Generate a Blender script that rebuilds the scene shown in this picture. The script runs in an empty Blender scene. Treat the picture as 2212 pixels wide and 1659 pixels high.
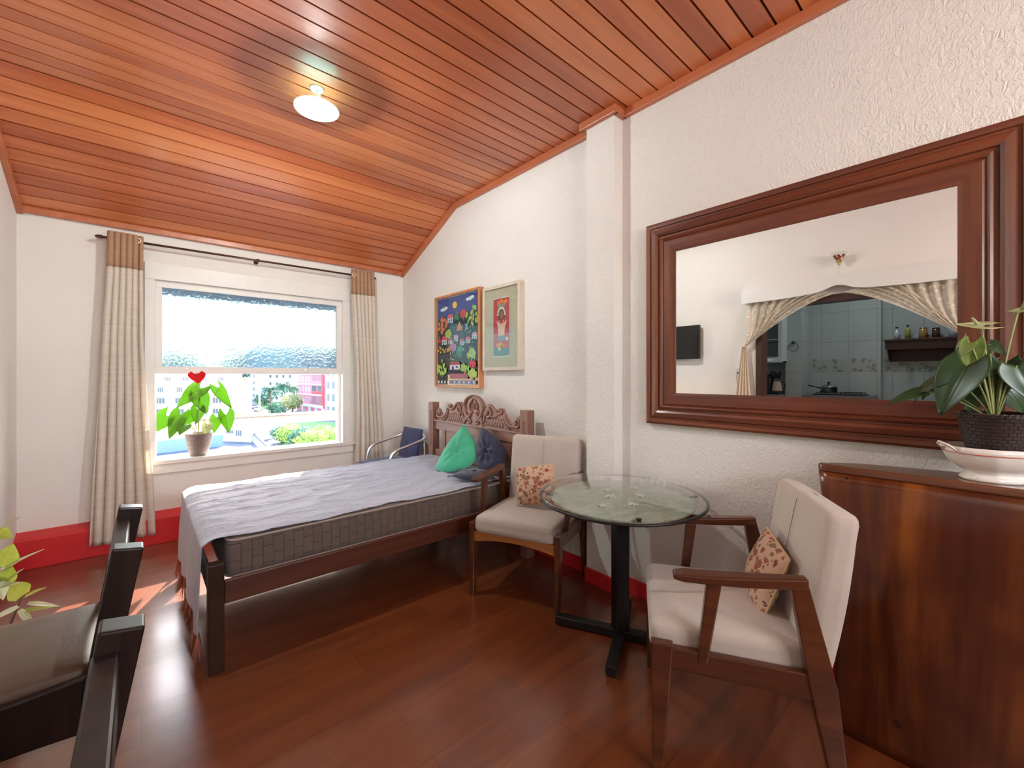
import bpy, math, random
from mathutils import Vector, Matrix, Euler, noise
PI = math.pi
random.seed(7)
scn = bpy.context.scene
C = scn.collection

# ------------------------------------------------------------------ camera
YAW = math.radians(41.2)                 # looks 41.2 degrees to the right of the room's long axis
cam_d = bpy.data.cameras.new('camera'); cam = bpy.data.objects.new('camera', cam_d); C.objects.link(cam)
cam.location = (0, 0, 1.40)
cam.rotation_euler = (PI/2, 0, -YAW)
cam_d.sensor_fit = 'HORIZONTAL'; cam_d.sensor_width = 36.0
cam_d.lens = 916.6/2212*36.0
cam_d.shift_y = -(829.5-812.5)/2212
cam_d.clip_start = 0.02; cam_d.clip_end = 600
scn.camera = cam
# ------------------------------------------------------------------ exposure
vs = scn.view_settings
scn.display_settings.display_device = 'sRGB'
vs.view_transform = 'Standard'; vs.look = 'None'; vs.gamma = 1.0; vs.use_curve_mapping = False
vs.exposure = 1.95
# ------------------------------------------------------------------ sky
w = bpy.data.worlds.new('world'); scn.world = w; w.use_nodes = True
nt = w.node_tree; nt.nodes.clear()
wo = nt.nodes.new('ShaderNodeOutputWorld'); wb = nt.nodes.new('ShaderNodeBackground')
sky = nt.nodes.new('ShaderNodeTexSky'); sky.sky_type = 'NISHITA'; sky.sun_disc = False
sky.sun_elevation = math.radians(32); sky.sun_rotation = math.radians(26); sky.air_density = 1.0; sky.dust_density = 1.2
wm = nt.nodes.new('ShaderNodeMix'); wm.data_type = 'RGBA'; wm.blend_type = 'MULTIPLY'; wm.inputs[0].default_value = 1.0; wm.inputs[7].default_value = (1.05, 0.99, 0.91, 1)
nt.links.new(sky.outputs[0], wm.inputs[6]); nt.links.new(wm.outputs[2], wb.inputs[0]); wb.inputs[1].default_value = 0.50
nt.links.new(wb.outputs[0], wo.inputs[0])
# ------------------------------------------------------------------ sun
SUN_DIR = Vector((-0.5, -1.0, -0.70)).normalized()
sd = bpy.data.lights.new('sun', 'SUN'); sd.energy = 7.0; sd.angle = math.radians(0.6); sd.color = (1.0, 0.95, 0.87)
so = bpy.data.objects.new('sun', sd); C.objects.link(so)
so.rotation_euler = SUN_DIR.to_track_quat('-Z', 'Y').to_euler(); so.location = (5, 12, 9)
# ------------------------------------------------------------------ daylight through the window, and an added rear fill
def area(name, loc, target, sx, sy, power, col, portal=False, spread=180):
    d = bpy.data.lights.new(name, 'AREA'); d.shape = 'RECTANGLE'; d.size = sx; d.size_y = sy; d.energy = power; d.color = col
    if portal: d.cycles.is_portal = True
    d.spread = math.radians(spread)
    o = bpy.data.objects.new(name, d); C.objects.link(o); o.location = loc
    o.rotation_euler = (Vector(target)-Vector(loc)).to_track_quat('-Z', 'Y').to_euler()
    return o
area('window_portal', (0.88, 4.95, 1.45), (0.88, 0, 1.45), 1.7, 1.7, 1, (1, 1, 1), portal=True)
# added fill light behind the camera, set at an invented high window
area('rear_fill', (0.95, -2.50, 2.22), (1.2, 3.5, 2.6), 1.7, 0.45, 24, (1.0, 0.98, 0.95))

# ================================================================== helpers
def node(nt, t, **kw):
    n = nt.nodes.new(t)
    for k, v in kw.items():
        if k.startswith('i_'):
            key = k[2:]
            n.inputs[int(key) if key.isdigit() else key.replace('_', ' ')].default_value = v
        else: setattr(n, k, v)
    return n
def ramp(nt, fac, stops, interp='LINEAR'):
    r = nt.nodes.new('ShaderNodeValToRGB'); r.color_ramp.interpolation = interp
    cr = r.color_ramp
    while len(cr.elements) > 1: cr.elements.remove(cr.elements[-1])
    cr.elements[0].position = stops[0][0]; cr.elements[0].color = (*stops[0][1], 1)
    for p, c in stops[1:]:
        e = cr.elements.new(p); e.color = (*c, 1)
    nt.links.new(fac, r.inputs[0]); return r.outputs[0]
def coords(nt, scale=(1, 1, 1), rot=(0, 0, 0), loc=(0, 0, 0), kind='Object'):
    tc = nt.nodes.new('ShaderNodeTexCoord'); mp = nt.nodes.new('ShaderNodeMapping')
    mp.inputs['Scale'].default_value = scale; mp.inputs['Rotation'].default_value = rot; mp.inputs['Location'].default_value = loc
    nt.links.new(tc.outputs[kind], mp.inputs[0]); return mp.outputs[0]
def noise_t(nt, vec, scale=5, detail=4, rough=0.5, dist=0.0):
    n = nt.nodes.new('ShaderNodeTexNoise'); n.inputs['Scale'].default_value = scale; n.inputs['Detail'].default_value = detail
    n.inputs['Roughness'].default_value = rough; n.inputs['Distortion'].default_value = dist
    if vec is not None: nt.links.new(vec, n.inputs['Vector'])
    return n.outputs[0]
def bump(nt, h, strength, dist, bsdf):
    b = nt.nodes.new('ShaderNodeBump'); b.inputs['Strength'].default_value = strength; b.inputs['Distance'].default_value = dist
    nt.links.new(h, b.inputs['Height']); nt.links.new(b.outputs[0], bsdf.inputs['Normal']); return b
def mixc(nt, fac, a, b, blend='MIX'):
    m = nt.nodes.new('ShaderNodeMix'); m.data_type = 'RGBA'; m.blend_type = blend
    for s, v in ((0, fac), (6, a), (7, b)):
        if hasattr(v, 'links') or hasattr(v, 'is_linked'): nt.links.new(v, m.inputs[s])
        else: m.inputs[s].default_value = v if s == 0 else (*v, 1)
    return m.outputs[2]
def new_mat(name):
    m = bpy.data.materials.new(name); m.use_nodes = True; nt = m.node_tree
    b = nt.nodes['Principled BSDF']; return m, nt, b
MATS = {}
def plain(name, col, rough=0.5, metal=0.0, spec=0.5, coat=0.0, var=0.0, vscale=8, bmp=0.0, bscale=60, trans=0.0, emit=None, estr=0, sheen=0, sss=0):
    if name in MATS: return MATS[name]
    m, nt, b = new_mat(name)
    b.inputs['Base Color'].default_value = (*col, 1); b.inputs['Roughness'].default_value = rough
    b.inputs['Metallic'].default_value = metal; b.inputs['Specular IOR Level'].default_value = spec
    b.inputs['Coat Weight'].default_value = coat; b.inputs['Coat Roughness'].default_value = 0.12
    if sheen: b.inputs['Sheen Weight'].default_value = sheen
    if trans: b.inputs['Transmission Weight'].default_value = trans
    if emit: b.inputs['Emission Color'].default_value = (*emit, 1); b.inputs['Emission Strength'].default_value = estr
    v = coords(nt)
    if var:
        f = noise_t(nt, v, vscale, 4)
        lo = tuple(max(0, c*(1-var)) for c in col); hi = tuple(min(1, c*(1+var)) for c in col)
        nt.links.new(ramp(nt, f, [(0.3, lo), (0.7, hi)]), b.inputs['Base Color'])
    if bmp:
        bump(nt, noise_t(nt, v, bscale, 5), bmp, 0.01, b)
    MATS[name] = m; return m
def wood(name, dark, mid, light, axis='X', scale=1.0, rough=0.35, coat=0.0, bmp=0.15, island=0.0, grain=14, spec=0.5, ring=0.0):
    """grain runs along axis (object coordinates)"""
    if name in MATS: return MATS[name]
    m, nt, b = new_mat(name)
    s = {'X': (0.06, 1, 1), 'Y': (1, 0.06, 1), 'Z': (1, 1, 0.06)}[axis]
    v = coords(nt, tuple(k*scale for k in s))
    v2 = coords(nt, tuple(k*scale*(0.35) for k in s), loc=(3, 1, 5))
    if island:
        g0 = nt.nodes.new('ShaderNodeNewGeometry')
        def shift(vec):
            a0 = node(nt, 'ShaderNodeVectorMath', operation='MULTIPLY_ADD'); nt.links.new(g0.outputs['Random Per Island'], a0.inputs[0]); a0.inputs[1].default_value = (7.0, 13.0, 29.0); nt.links.new(vec, a0.inputs[2]); return a0.outputs[0]
        v = shift(v); v2 = shift(v2)
    f = noise_t(nt, v, grain, 6, 0.6, 0.6)
    f2 = noise_t(nt, v2, grain, 3, 0.5, 1.2)
    mx = node(nt, 'ShaderNodeMath', operation='MULTIPLY_ADD'); nt.links.new(f, mx.inputs[0]); mx.inputs[1].default_value = 0.55
    m2 = node(nt, 'ShaderNodeMath', operation='MULTIPLY'); nt.links.new(f2, m2.inputs[0]); m2.inputs[1].default_value = 0.45
    nt.links.new(m2.outputs[0], mx.inputs[2])
    out = mx.outputs[0]
    if island:
        g = nt.nodes.new('ShaderNodeNewGeometry')
        a = node(nt, 'ShaderNodeMath', operation='MULTIPLY_ADD'); nt.links.new(g.outputs['Random Per Island'], a.inputs[0]); a.inputs[1].default_value = island
        nt.links.new(out, a.inputs[2]); s2 = node(nt, 'ShaderNodeMath', operation='SUBTRACT'); nt.links.new(a.outputs[0], s2.inputs[0]); s2.inputs[1].default_value = island*0.5
        out = s2.outputs[0]
    nt.links.new(ramp(nt, out, [(0.30, dark), (0.5, mid), (0.70, light)]), b.inputs['Base Color'])
    b.inputs['Roughness'].default_value = rough; b.inputs['Coat Weight'].default_value = coat; b.inputs['Coat Roughness'].default_value = 0.15
    b.inputs['Specular IOR Level'].default_value = spec
    if bmp: bump(nt, f, bmp, 0.004, b)
    MATS[name] = m; return m
def fabric(name, col, weave=260, var=0.10, rough=0.9, bmp=0.25, vscale=5, sheen=0.2):
    if name in MATS: return MATS[name]
    m, nt, b = new_mat(name)
    v = coords(nt)
    f = noise_t(nt, v, vscale, 4); f2 = noise_t(nt, v, weave, 2)
    lo = tuple(c*(1-var) for c in col); hi = tuple(min(1, c*(1+var)) for c in col)
    c1 = ramp(nt, f, [(0.3, lo), (0.7, hi)])
    c2 = mixc(nt, 0.25, c1, ramp(nt, f2, [(0.35, tuple(c*0.7 for c in col)), (0.65, tuple(min(1, c*1.15) for c in col))]))
    nt.links.new(c2, b.inputs['Base Color']); b.inputs['Roughness'].default_value = rough
    b.inputs['Sheen Weight'].default_value = sheen
    bump(nt, f2, bmp, 0.002, b)
    MATS[name] = m; return m

def tag(o, label=None, cat=None, group=None, kind=None):
    if label: o['label'] = label
    if cat: o['category'] = cat
    if group: o['group'] = group
    if kind: o['kind'] = kind
    return o
def thing(name, label, cat, loc=(0, 0, 0), rz=0.0, group=None):
    o = bpy.data.objects.new(name, None); C.objects.link(o); o.location = loc; o.rotation_euler = (0, 0, rz)
    o.empty_display_size = 0.1
    return tag(o, label, cat, group)

class MB:
    """collects geometry for ONE mesh object"""
    def __init__(s): s.v = []; s.f = []; s.m = []; s.sm = []
    def add(s, vs, fs, mi=0, smooth=False, M=None):
        k = len(s.v)
        for p in vs:
            p = Vector(p)
            s.v.append(tuple(M @ p if M is not None else p))
        for f in fs:
            s.f.append(tuple(i+k for i in f)); s.m.append(mi); s.sm.append(smooth)
        return s
    def box(s, x0, x1, y0, y1, z0, z1, mi=0, M=None):
        vs = [(x0, y0, z0), (x1, y0, z0), (x1, y1, z0), (x0, y1, z0), (x0, y0, z1), (x1, y0, z1), (x1, y1, z1), (x0, y1, z1)]
        return s.add(vs, [(0, 3, 2, 1), (4, 5, 6, 7), (0, 1, 5, 4), (1, 2, 6, 5), (2, 3, 7, 6), (3, 0, 4, 7)], mi, False, M)
    def bar(s, a, b, wa, ha, wb=None, hb=None, up=(0, 0, 1), mi=0, M=None):
        """tapered rectangular bar from a to b; w across, h along 'up'"""
        wb = wa if wb is None else wb; hb = ha if hb is None else hb
        a = Vector(a); b = Vector(b); d = (b-a).normalized(); u = Vector(up)
        r = d.cross(u)
        if r.length < 1e-4: r = Vector((1, 0, 0))
        r.normalize(); u = r.cross(d).normalized()
        vs = []
        for p, ww, hh in ((a, wa, ha), (b, wb, hb)):
            for i, j in ((-1, -1), (1, -1), (1, 1), (-1, 1)): vs.append(p + r*(ww/2*i) + u*(hh/2*j))
        return s.add(vs, [(0, 1, 2, 3), (7, 6, 5, 4), (0, 4, 5, 1), (1, 5, 6, 2), (2, 6, 7, 3), (3, 7, 4, 0)], mi, False, M)
    def tube(s, pts, r, n=8, mi=0, closed=False, M=None, cap=True, flat=1.0, upv=None):
        pts = [Vector(p) for p in pts]; N = len(pts); vs = []; fs = []
        rr = r if isinstance(r, (list, tuple)) else [r]*N
        prev = None
        for i, p in enumerate(pts):
            if closed: d = (pts[(i+1) % N]-pts[i-1])
            else: d = pts[min(i+1, N-1)]-pts[max(i-1, 0)]
            if d.length < 1e-9: d = Vector((0, 0, 1))
            d.normalize()
            if upv is not None: ref = Vector(upv)
            else: ref = prev if prev is not None else (Vector((0, 0, 1)) if abs(d.z) < 0.9 else Vector((1, 0, 0)))
            a = d.cross(ref)
            if a.length < 1e-5: a = d.cross(Vector((1, 0.3, 0.2)))
            a.normalize(); b2 = a.cross(d).normalized(); prev = b2
            for k in range(n):
                t = 2*PI*k/n; vs.append(p + a*(math.cos(t)*rr[i]) + b2*(math.sin(t)*rr[i]*flat))
        L = N if closed else N-1
        for i in range(L):
            for k in range(n):
                i2 = (i+1) % N; k2 = (k+1) % n
                fs.append((i*n+k, i*n+k2, i2*n+k2, i2*n+k))
        if cap and not closed:
            fs.append(tuple(range(n-1, -1, -1))); fs.append(tuple((N-1)*n+k for k in range(n)))
        return s.add(vs, fs, mi, True, M)
    def lathe(s, prof, n=32, c=(0, 0, 0), mi=0, M=None, sx=1.0, sy=1.0, flute=0.0, nfl=0, smooth=True, cap=True):
        vs = []; fs = []; c = Vector(c)
        for r, z in prof:
            for k in range(n):
                t = 2*PI*k/n; q = r*(1+flute*math.cos(nfl*t)) if nfl else r
                vs.append(c+Vector((q*math.cos(t)*sx, q*math.sin(t)*sy, z)))
        for i in range(len(prof)-1):
            for k in range(n):
                k2 = (k+1) % n; fs.append((i*n+k, i*n+k2, (i+1)*n+k2, (i+1)*n+k))
        if cap and prof[0][0] > 1e-6: fs.append(tuple(range(n-1, -1, -1)))
        if cap and prof[-1][0] > 1e-6: fs.append(tuple((len(prof)-1)*n+k for k in range(n)))
        return s.add(vs, fs, mi, smooth, M)
    def rsweep(s, secs, mi=0, M=None):
        """rectangular sections (centre, width across x, height z) joined into one bar running along y"""
        vs = []; fs = []
        for (x, y, z), w, h in secs:
            for i, j in ((-1, -1), (1, -1), (1, 1), (-1, 1)): vs.append((x+i*w/2, y, z+j*h/2))
        n = len(secs)
        for k in range(n-1):
            for q in range(4): a = k*4+q; b_ = k*4+(q+1) % 4; fs.append((a, b_, b_+4, a+4))
        fs += [(3, 2, 1, 0), tuple((n-1)*4+q for q in range(4))]
        return s.add(vs, fs, mi, False, M)
    def prism(s, outline, t, mi=0, M=None, smooth=False):
        """2-D outline in the local XZ plane, thickness t along +Y"""
        n = len(outline); vs = [(x, 0, z) for x, z in outline]+[(x, t, z) for x, z in outline]
        fs = [tuple(range(n)), tuple(range(2*n-1, n-1, -1))]+[(i, i+n, (i+1) % n+n, (i+1) % n) for i in range(n)]
        return s.add(vs, fs, mi, smooth, M)
    def sphere(s, c, r, n=12, m=8, mi=0, M=None, sc=(1, 1, 1)):
        vs = []; fs = []; c = Vector(c)
        for i in range(m+1):
            a = PI*i/m
            for k in range(n):
                t = 2*PI*k/n; vs.append(c+Vector((r*sc[0]*math.sin(a)*math.cos(t), r*sc[1]*math.sin(a)*math.sin(t), r*sc[2]*math.cos(a))))
        for i in range(m):
            for k in range(n):
                k2 = (k+1) % n; fs.append((i*n+k, (i+1)*n+k, (i+1)*n+k2, i*n+k2))
        return s.add(vs, fs, mi, True, M)
    def rbox(s, c, size, r, n=6, crown=0.0, mi=0, M=None, fn=None):
        """rounded box; crown bulges the top (+z)"""
        hx, hy, hz = (k/2 for k in size); c = Vector(c); r = min(r, hx, hy, hz)
        ux = lambda k, h: [-h, -h+r*0.3, -h+r] + [(-h+r)+(2*h-2*r)*i/n for i in range(1, n)] + [h-r, h-r*0.3, h]
        idx = {}; vs = []; fs = []
        def vert(p):
            key = tuple(round(q, 6) for q in p)
            if key in idx: return idx[key]
            P = Vector(p); I = Vector((max(-hx+r, min(hx-r, P.x)), max(-hy+r, min(hy-r, P.y)), max(-hz+r, min(hz-r, P.z))))
            d = P-I
            if d.length > 1e-9: P = I + d.normalized()*r
            if crown and P.z > 0:
                P.z += crown*(1-(P.x/hx)**2)*(1-(P.y/hy)**2)
            if fn: P = fn(P)
            idx[key] = len(vs); vs.append(c+P); return idx[key]
        X = ux(0, hx); Y = ux(1, hy); Z = ux(2, hz)
        def grid(A, B, mk, flip):
            for i in range(len(A)-1):
                for j in range(len(B)-1):
                    q = [vert(mk(A[i], B[j])), vert(mk(A[i+1], B[j])), vert(mk(A[i+1], B[j+1])), vert(mk(A[i], B[j+1]))]
                    if flip: q.reverse()
                    fs.append(tuple(q))
        grid(X, Y, lambda a, b: (a, b, hz), False); grid(X, Y, lambda a, b: (a, b, -hz), True)
        grid(X, Z, lambda a, b: (a, -hy, b), False); grid(X, Z, lambda a, b: (a, hy, b), True)
        grid(Y, Z, lambda a, b: (hx, a, b), False); grid(Y, Z, lambda a, b: (-hx, a, b), True)
        return s.add(vs, fs, mi, True, M)
    def build(s, name, mats, parent=None, bevel=0.0, seg=2, subsurf=0, wn=False, origin=None):
        me = bpy.data.meshes.new(name)
        vs = s.v
        if origin is not None: vs = [tuple(Vector(p)-Vector(origin)) for p in vs]
        me.from_pydata(vs, [], s.f)
        if not isinstance(mats, (list, tuple)): mats = [mats]
        for m in mats: me.materials.append(m)
        me.polygons.foreach_set('material_index', s.m)
        me.polygons.foreach_set('use_smooth', s.sm)
        me.update(); me.validate()
        o = bpy.data.objects.new(name, me); C.objects.link(o)
        if origin is not None: o.location = origin
        if parent is not None: o.parent = parent
        if bevel:
            b = o.modifiers.new('bevel', 'BEVEL'); b.width = bevel; b.segments = seg; b.limit_method = 'ANGLE'; b.angle_limit = math.radians(40)
        if subsurf:
            b = o.modifiers.new('sub', 'SUBSURF'); b.levels = subsurf; b.render_levels = subsurf
        return o
def struct(name, mb, mats, bevel=0.0, parent=None):
    o = mb.build(name, mats, parent, bevel=bevel)
    if parent is None: o['kind'] = 'structure'
    return o
def copy_tree(root, loc=None, rz=None, label=None):
    r = root.copy(); C.objects.link(r)
    if loc is not None: r.location = loc
    if rz is not None: r.rotation_euler = (0, 0, rz)
    if label: r['label'] = label
    for ch in list(root.children):
        c = ch.copy(); C.objects.link(c); c.parent = r
        for g in list(ch.children):
            d = g.copy(); C.objects.link(d); d.parent = c
    return r
def Rz(a): return Matrix.Rotation(a, 4, 'Z')
def Rx(a): return Matrix.Rotation(a, 4, 'X')
def Ry(a): return Matrix.Rotation(a, 4, 'Y')
def T(x, y, z): return Matrix.Translation((x, y, z))

# ================================================================== materials of the room
XL, XR, YW, YB = -0.682, 2.384, 4.723, -2.40      # left wall, right wall, window wall, rear wall
ZC, ZLOW, YBEND = 3.125, 2.63, 3.575              # ceiling height, low edge at the window wall, bend

def plaster(name, col, strength, scale, dist=0.006):
    m, nt, b = new_mat(name)
    v = coords(nt)
    f = noise_t(nt, v, 1.3, 3)
    nt.links.new(ramp(nt, f, [(0.3, tuple(c*0.96 for c in col)), (0.7, col)]), b.inputs['Base Color'])
    b.inputs['Roughness'].default_value = 0.75; b.inputs['Specular IOR Level'].default_value = 0.25
    vv = coords(nt, (1, 1, 0.7))
    h = noise_t(nt, vv, scale, 3, 0.55, 1.5)
    bump(nt, h, strength, dist, b)
    return m
M_WALL_R = plaster('textured_plaster', (0.83, 0.805, 0.765), 0.8, 46, 0.009)
M_WALL = plaster('smooth_plaster', (0.83, 0.795, 0.75), 0.35, 34)
M_WHITE = plain('white_paint', (0.82, 0.79, 0.75), 0.4, var=0.03)
M_RED = plain('red_paint', (0.62, 0.022, 0.028), 0.38, var=0.12, vscale=3, bmp=0.05)
M_CEIL = wood('ceiling_boards_wood', (0.40, 0.090, 0.030), (0.54, 0.142, 0.046), (0.68, 0.215, 0.072), 'X', 1.0, rough=0.34, coat=0.35, bmp=0.10, island=0.36, grain=16)
M_TRIMW = wood('ceiling_trim_wood', (0.36, 0.10, 0.045), (0.50, 0.15, 0.065), (0.60, 0.20, 0.09), 'Y', 1.0, rough=0.35, coat=0.2, bmp=0.1)
M_DARKGAP = plain('groove_dark', (0.012, 0.004, 0.003), 0.9)

# floor: laminate planks running across the room (along X)
def floor_mat():
    m, nt, b = new_mat('laminate_planks')
    v = coords(nt)
    br = nt.nodes.new('ShaderNodeTexBrick'); nt.links.new(v, br.inputs['Vector'])
    br.offset = 0.37; br.inputs['Scale'].default_value = 1.0; br.inputs['Brick Width'].default_value = 1.28; br.inputs['Row Height'].default_value = 0.195
    br.inputs['Mortar Size'].default_value = 0.0012; br.inputs['Mortar Smooth'].default_value = 0.3
    br.inputs['Color1'].default_value = (0, 0, 0, 1); br.inputs['Color2'].default_value = (1, 1, 1, 1); br.inputs['Mortar'].default_value = (0.5, 0.5, 0.5, 1)
    vs_ = coords(nt, (0.10, 1, 1))
    g1 = noise_t(nt, vs_, 10, 6, 0.6, 0.8)
    base = ramp(nt, g1, [(0.30, (0.095, 0.019, 0.005)), (0.5, (0.155, 0.035, 0.009)), (0.72, (0.215, 0.056, 0.015))])
    tint = mixc(nt, 0.22, base, ramp(nt, br.outputs['Color'], [(0, (0.095, 0.020, 0.006)), (1, (0.23, 0.064, 0.020))]))
    fin = mixc(nt, br.outputs['Fac'], tint, (0.05, 0.012, 0.006))
    nt.links.new(fin, b.inputs['Base Color'])
    b.inputs['Roughness'].default_value = 0.30; b.inputs['Specular IOR Level'].default_value = 0.6
    b.inputs['Coat Weight'].default_value = 0.8; b.inputs['Coat Roughness'].default_value = 0.17
    h = noise_t(nt, vs_, 22, 3)
    s2 = node(nt, 'ShaderNodeMath', operation='MULTIPLY_ADD'); nt.links.new(br.outputs['Fac'], s2.inputs[0]); s2.inputs[1].default_value = -1.0; nt.links.new(h, s2.inputs[2])
    bump(nt, s2.outputs[0], 0.12, 0.002, b)
    return m
M_FLOOR = floor_mat()

# ================================================================== room shell
mb = MB(); mb.box(XL-0.15, XR+0.15, YB-0.15, YW+0.15, -0.10, 0.0)
struct('floor', mb, M_FLOOR)
# window opening in the far wall
WX0, WX1, WZ0, WZ1 = 0.025, 1.745, 0.665, 2.30
mb = MB()
mb.box(XL-0.15, WX0, YW, YW+0.16, 0, 3.3); mb.box(WX1, XR+0.15, YW, YW+0.16, 0, 3.3)
mb.box(WX0, WX1, YW, YW+0.16, 0, WZ0); mb.box(WX0, WX1, YW, YW+0.16, WZ1, 3.3)
struct('wall_far', mb, M_WALL)
mb = MB(); mb.box(XR, XR+0.15, YB-0.15, YW+0.16, 0, 3.35)
mb.box(2.293, XR+0.01, 1.62, 1.849, 0, ZC+0.03)
struct('wall_right', mb, M_WALL_R, bevel=0.006)
# left wall with the kitchen pass-through
OY0, OY1, OZ0, OZ1 = 0.14, 1.80, 1.08, 2.20
mb = MB()
mb.box(XL-0.14, XL, OY1, YW+0.16, 0, 3.35); mb.box(XL-0.14, XL, YB-0.15, OY0, 0, 3.35)
mb.box(XL-0.14, XL, OY0, OY1, 0, OZ0); mb.box(XL-0.14, XL, OY0, OY1, OZ1, 3.35)
struct('wall_left', mb, M_WALL)
mb = MB()
mb.box(XL-0.15, 0.0, YB-0.15, YB, 0, 3.35); mb.box(1.9, XR+0.15, YB-0.15, YB, 0, 3.35)
mb.box(0.0, 1.9, YB-0.15, YB, 0, 1.95); mb.box(0.0, 1.9, YB-0.15, YB, 2.5, 3.35)
struct('wall_rear', mb, M_WALL)
mb = MB()
for a, b_ in ((0.0, 0.06), (0.92, 0.98), (1.84, 1.90)): mb.box(a, b_, YB-0.10, YB-0.04, 2.01, 2.44)
mb.box(0.0, 1.9, YB-0.10, YB-0.04, 1.95, 2.01); mb.box(0.0, 1.9, YB-0.10, YB-0.04, 2.44, 2.5)
struct('added_rear_window', mb, M_WHITE)  # invented window, added to give the rear fill light an opening
# ceiling: flat part and the slope down to the window wall, every board a strip with a groove
mb = MB()
P = 0.106; k = 0; y = YBEND
rs = random.Random(3)
while y > YB-0.1:
    y2 = y-P
    mb.box(XL-0.1, XR+0.1, y2+0.0055, y-0.0055, ZC, ZC+0.02)
    y = y2
sl = Vector((0, YW+0.06-YBEND, 0)); L = math.hypot(YW-YBEND, ZC-ZLOW); ang = math.atan2(ZLOW-ZC, YW-YBEND)
n = 12; Ms = T(0, YBEND, ZC) @ Rx(ang); pw = (L+0.05)/n
for i in range(n): mb.box(XL-0.1, XR+0.1, i*pw+0.0055, (i+1)*pw-0.0055, 0, 0.02, 0, Ms)
mb.box(XL-0.1, XR+0.1, YB-0.1, YBEND+0.02, ZC+0.019, ZC+0.06, 1)
mb.box(XL-0.1, XR+0.1, 0, L+0.1, 0.019, 0.06, 1, Ms)
struct('ceiling', mb, [M_CEIL, M_DARKGAP], bevel=0.0)
# wooden trims under the ceiling
def trim(name, segs, w=0.035, h=0.05):
    mb = MB()
    for a, b_ in segs: mb.bar(a, b_, w, h)
    return struct(name, mb, M_TRIMW, bevel=0.004)
zt = ZC-0.022; slp = lambda y: ZC-0.022+(y-YBEND)*(ZLOW-ZC)/(YW-YBEND)
trim('trim_1', [((XR-0.017, YB, zt), (XR-0.017, 1.60, zt)), ((2.293-0.017, 1.585, zt), (2.293-0.017, 1.885, zt)), ((2.276, 1.602, zt), (XR, 1.602, zt)), ((2.276, 1.868, zt), (XR, 1.868, zt)),
                ((XR-0.017, 1.86, zt), (XR-0.017, YBEND+0.005, zt)), ((XR-0.017, YBEND-0.008, zt+0.001), (XR-0.017, YW-0.003, slp(YW)+0.003))])
trim('trim_2', [((XL+0.017, YB, zt), (XL+0.017, YBEND+0.005, zt)), ((XL+0.017, YBEND-0.008, zt+0.001), (XL+0.017, YW-0.003, slp(YW)+0.003))])
trim('trim_3', [((XL, YW-0.02, ZLOW-0.005), (XR, YW-0.02, ZLOW-0.005))], 0.04, 0.045)
# red skirtings: a deep ledge with a sloping top under the window, a flat board along the right wall
mb = MB(); prof = [(0, 0), (0, 0.212), (0.022, 0.225), (0.118, 0.252), (0.118, 0)]
Mx = T(XL, YW-0.118, 0)
vs_ = []; n = len(prof)
for X in (0, XR-XL):
    for (yy, zz) in prof: vs_.append((X, yy, zz))
fs = [tuple(range(n)), tuple(range(2*n-1, n-1, -1))]+[(i, (i+1) % n, (i+1) % n+n, i+n) for i in range(n)]
mb.add(vs_, [tuple(reversed(f)) for f in fs], 0, False, Mx)
struct('baseboard_far', mb, M_RED, bevel=0.004)
mb = MB(); mb.box(XR-0.014, XR, YB, 1.62, 0, 0.10); mb.box(2.279, 2.293, 1.606, 1.863, 0, 0.10); mb.box(2.279, XR, 1.606, 1.62, 0, 0.10); mb.box(2.279, XR, 1.849, 1.863, 0, 0.10); mb.box(XR-0.014, XR, 1.86, 4.60, 0, 0.10)
struct('baseboard_right', mb, M_RED, bevel=0.003)
mb = MB(); mb.box(XL, XL+0.014, YB, 4.60, 0, 0.10)
struct('baseboard_left', mb, M_RED, bevel=0.003)

# ------------------------------------------------------------------ the window
def frosted():
    m, nt, b = new_mat('patterned_frosted_glass')
    nt.nodes.remove(b); out = nt.nodes['Material Output']
    tr = nt.nodes.new('ShaderNodeBsdfTranslucent'); tr.inputs[0].default_value = (0.36, 0.50, 0.58, 1)
    rf = nt.nodes.new('ShaderNodeBsdfRefraction'); rf.inputs['Color'].default_value = (0.34, 0.43, 0.48, 1); rf.inputs['Roughness'].default_value = 0.30; rf.inputs['IOR'].default_value = 1.12
    gl = nt.nodes.new('ShaderNodeBsdfGlossy'); gl.inputs['Roughness'].default_value = 0.15
    vo = nt.nodes.new('ShaderNodeTexVoronoi'); vo.inputs['Scale'].default_value = 38; nt.links.new(coords(nt), vo.inputs['Vector'])
    bp = nt.nodes.new('ShaderNodeBump'); bp.inputs['Strength'].default_value = 0.8; bp.inputs['Distance'].default_value = 0.01
    nt.links.new(vo.outputs['Distance'], bp.inputs['Height'])
    nt.links.new(bp.outputs[0], rf.inputs['Normal']); nt.links.new(bp.outputs[0], gl.inputs['Normal'])
    m1 = nt.nodes.new('ShaderNodeMixShader'); m1.inputs[0].default_value = 0.93; nt.links.new(tr.outputs[0], m1.inputs[1]); nt.links.new(rf.outputs[0], m1.inputs[2])
    m2 = nt.nodes.new('ShaderNodeMixShader'); m2.inputs[0].default_value = 0.05; nt.links.new(m1.outputs[0], m2.inputs[1]); nt.links.new(gl.outputs[0], m2.inputs[2])
    nt.links.new(m2.outputs[0], out.inputs[0]); return m
win = bpy.data.objects.new('window_1', None); C.objects.link(win); win.location = (0.88, YW, WZ0); tag(win, kind='structure')
off = Vector((0.88, YW, WZ0))
def wpart(name, boxes, mat, bevel=0.003):
    mb = MB()
    for b_ in boxes: mb.box(*b_)
    mb.v = [tuple(Vector(p)-off) for p in mb.v]
    return mb.build(name, mat, win, bevel=bevel)
yf = YW-0.022
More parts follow.
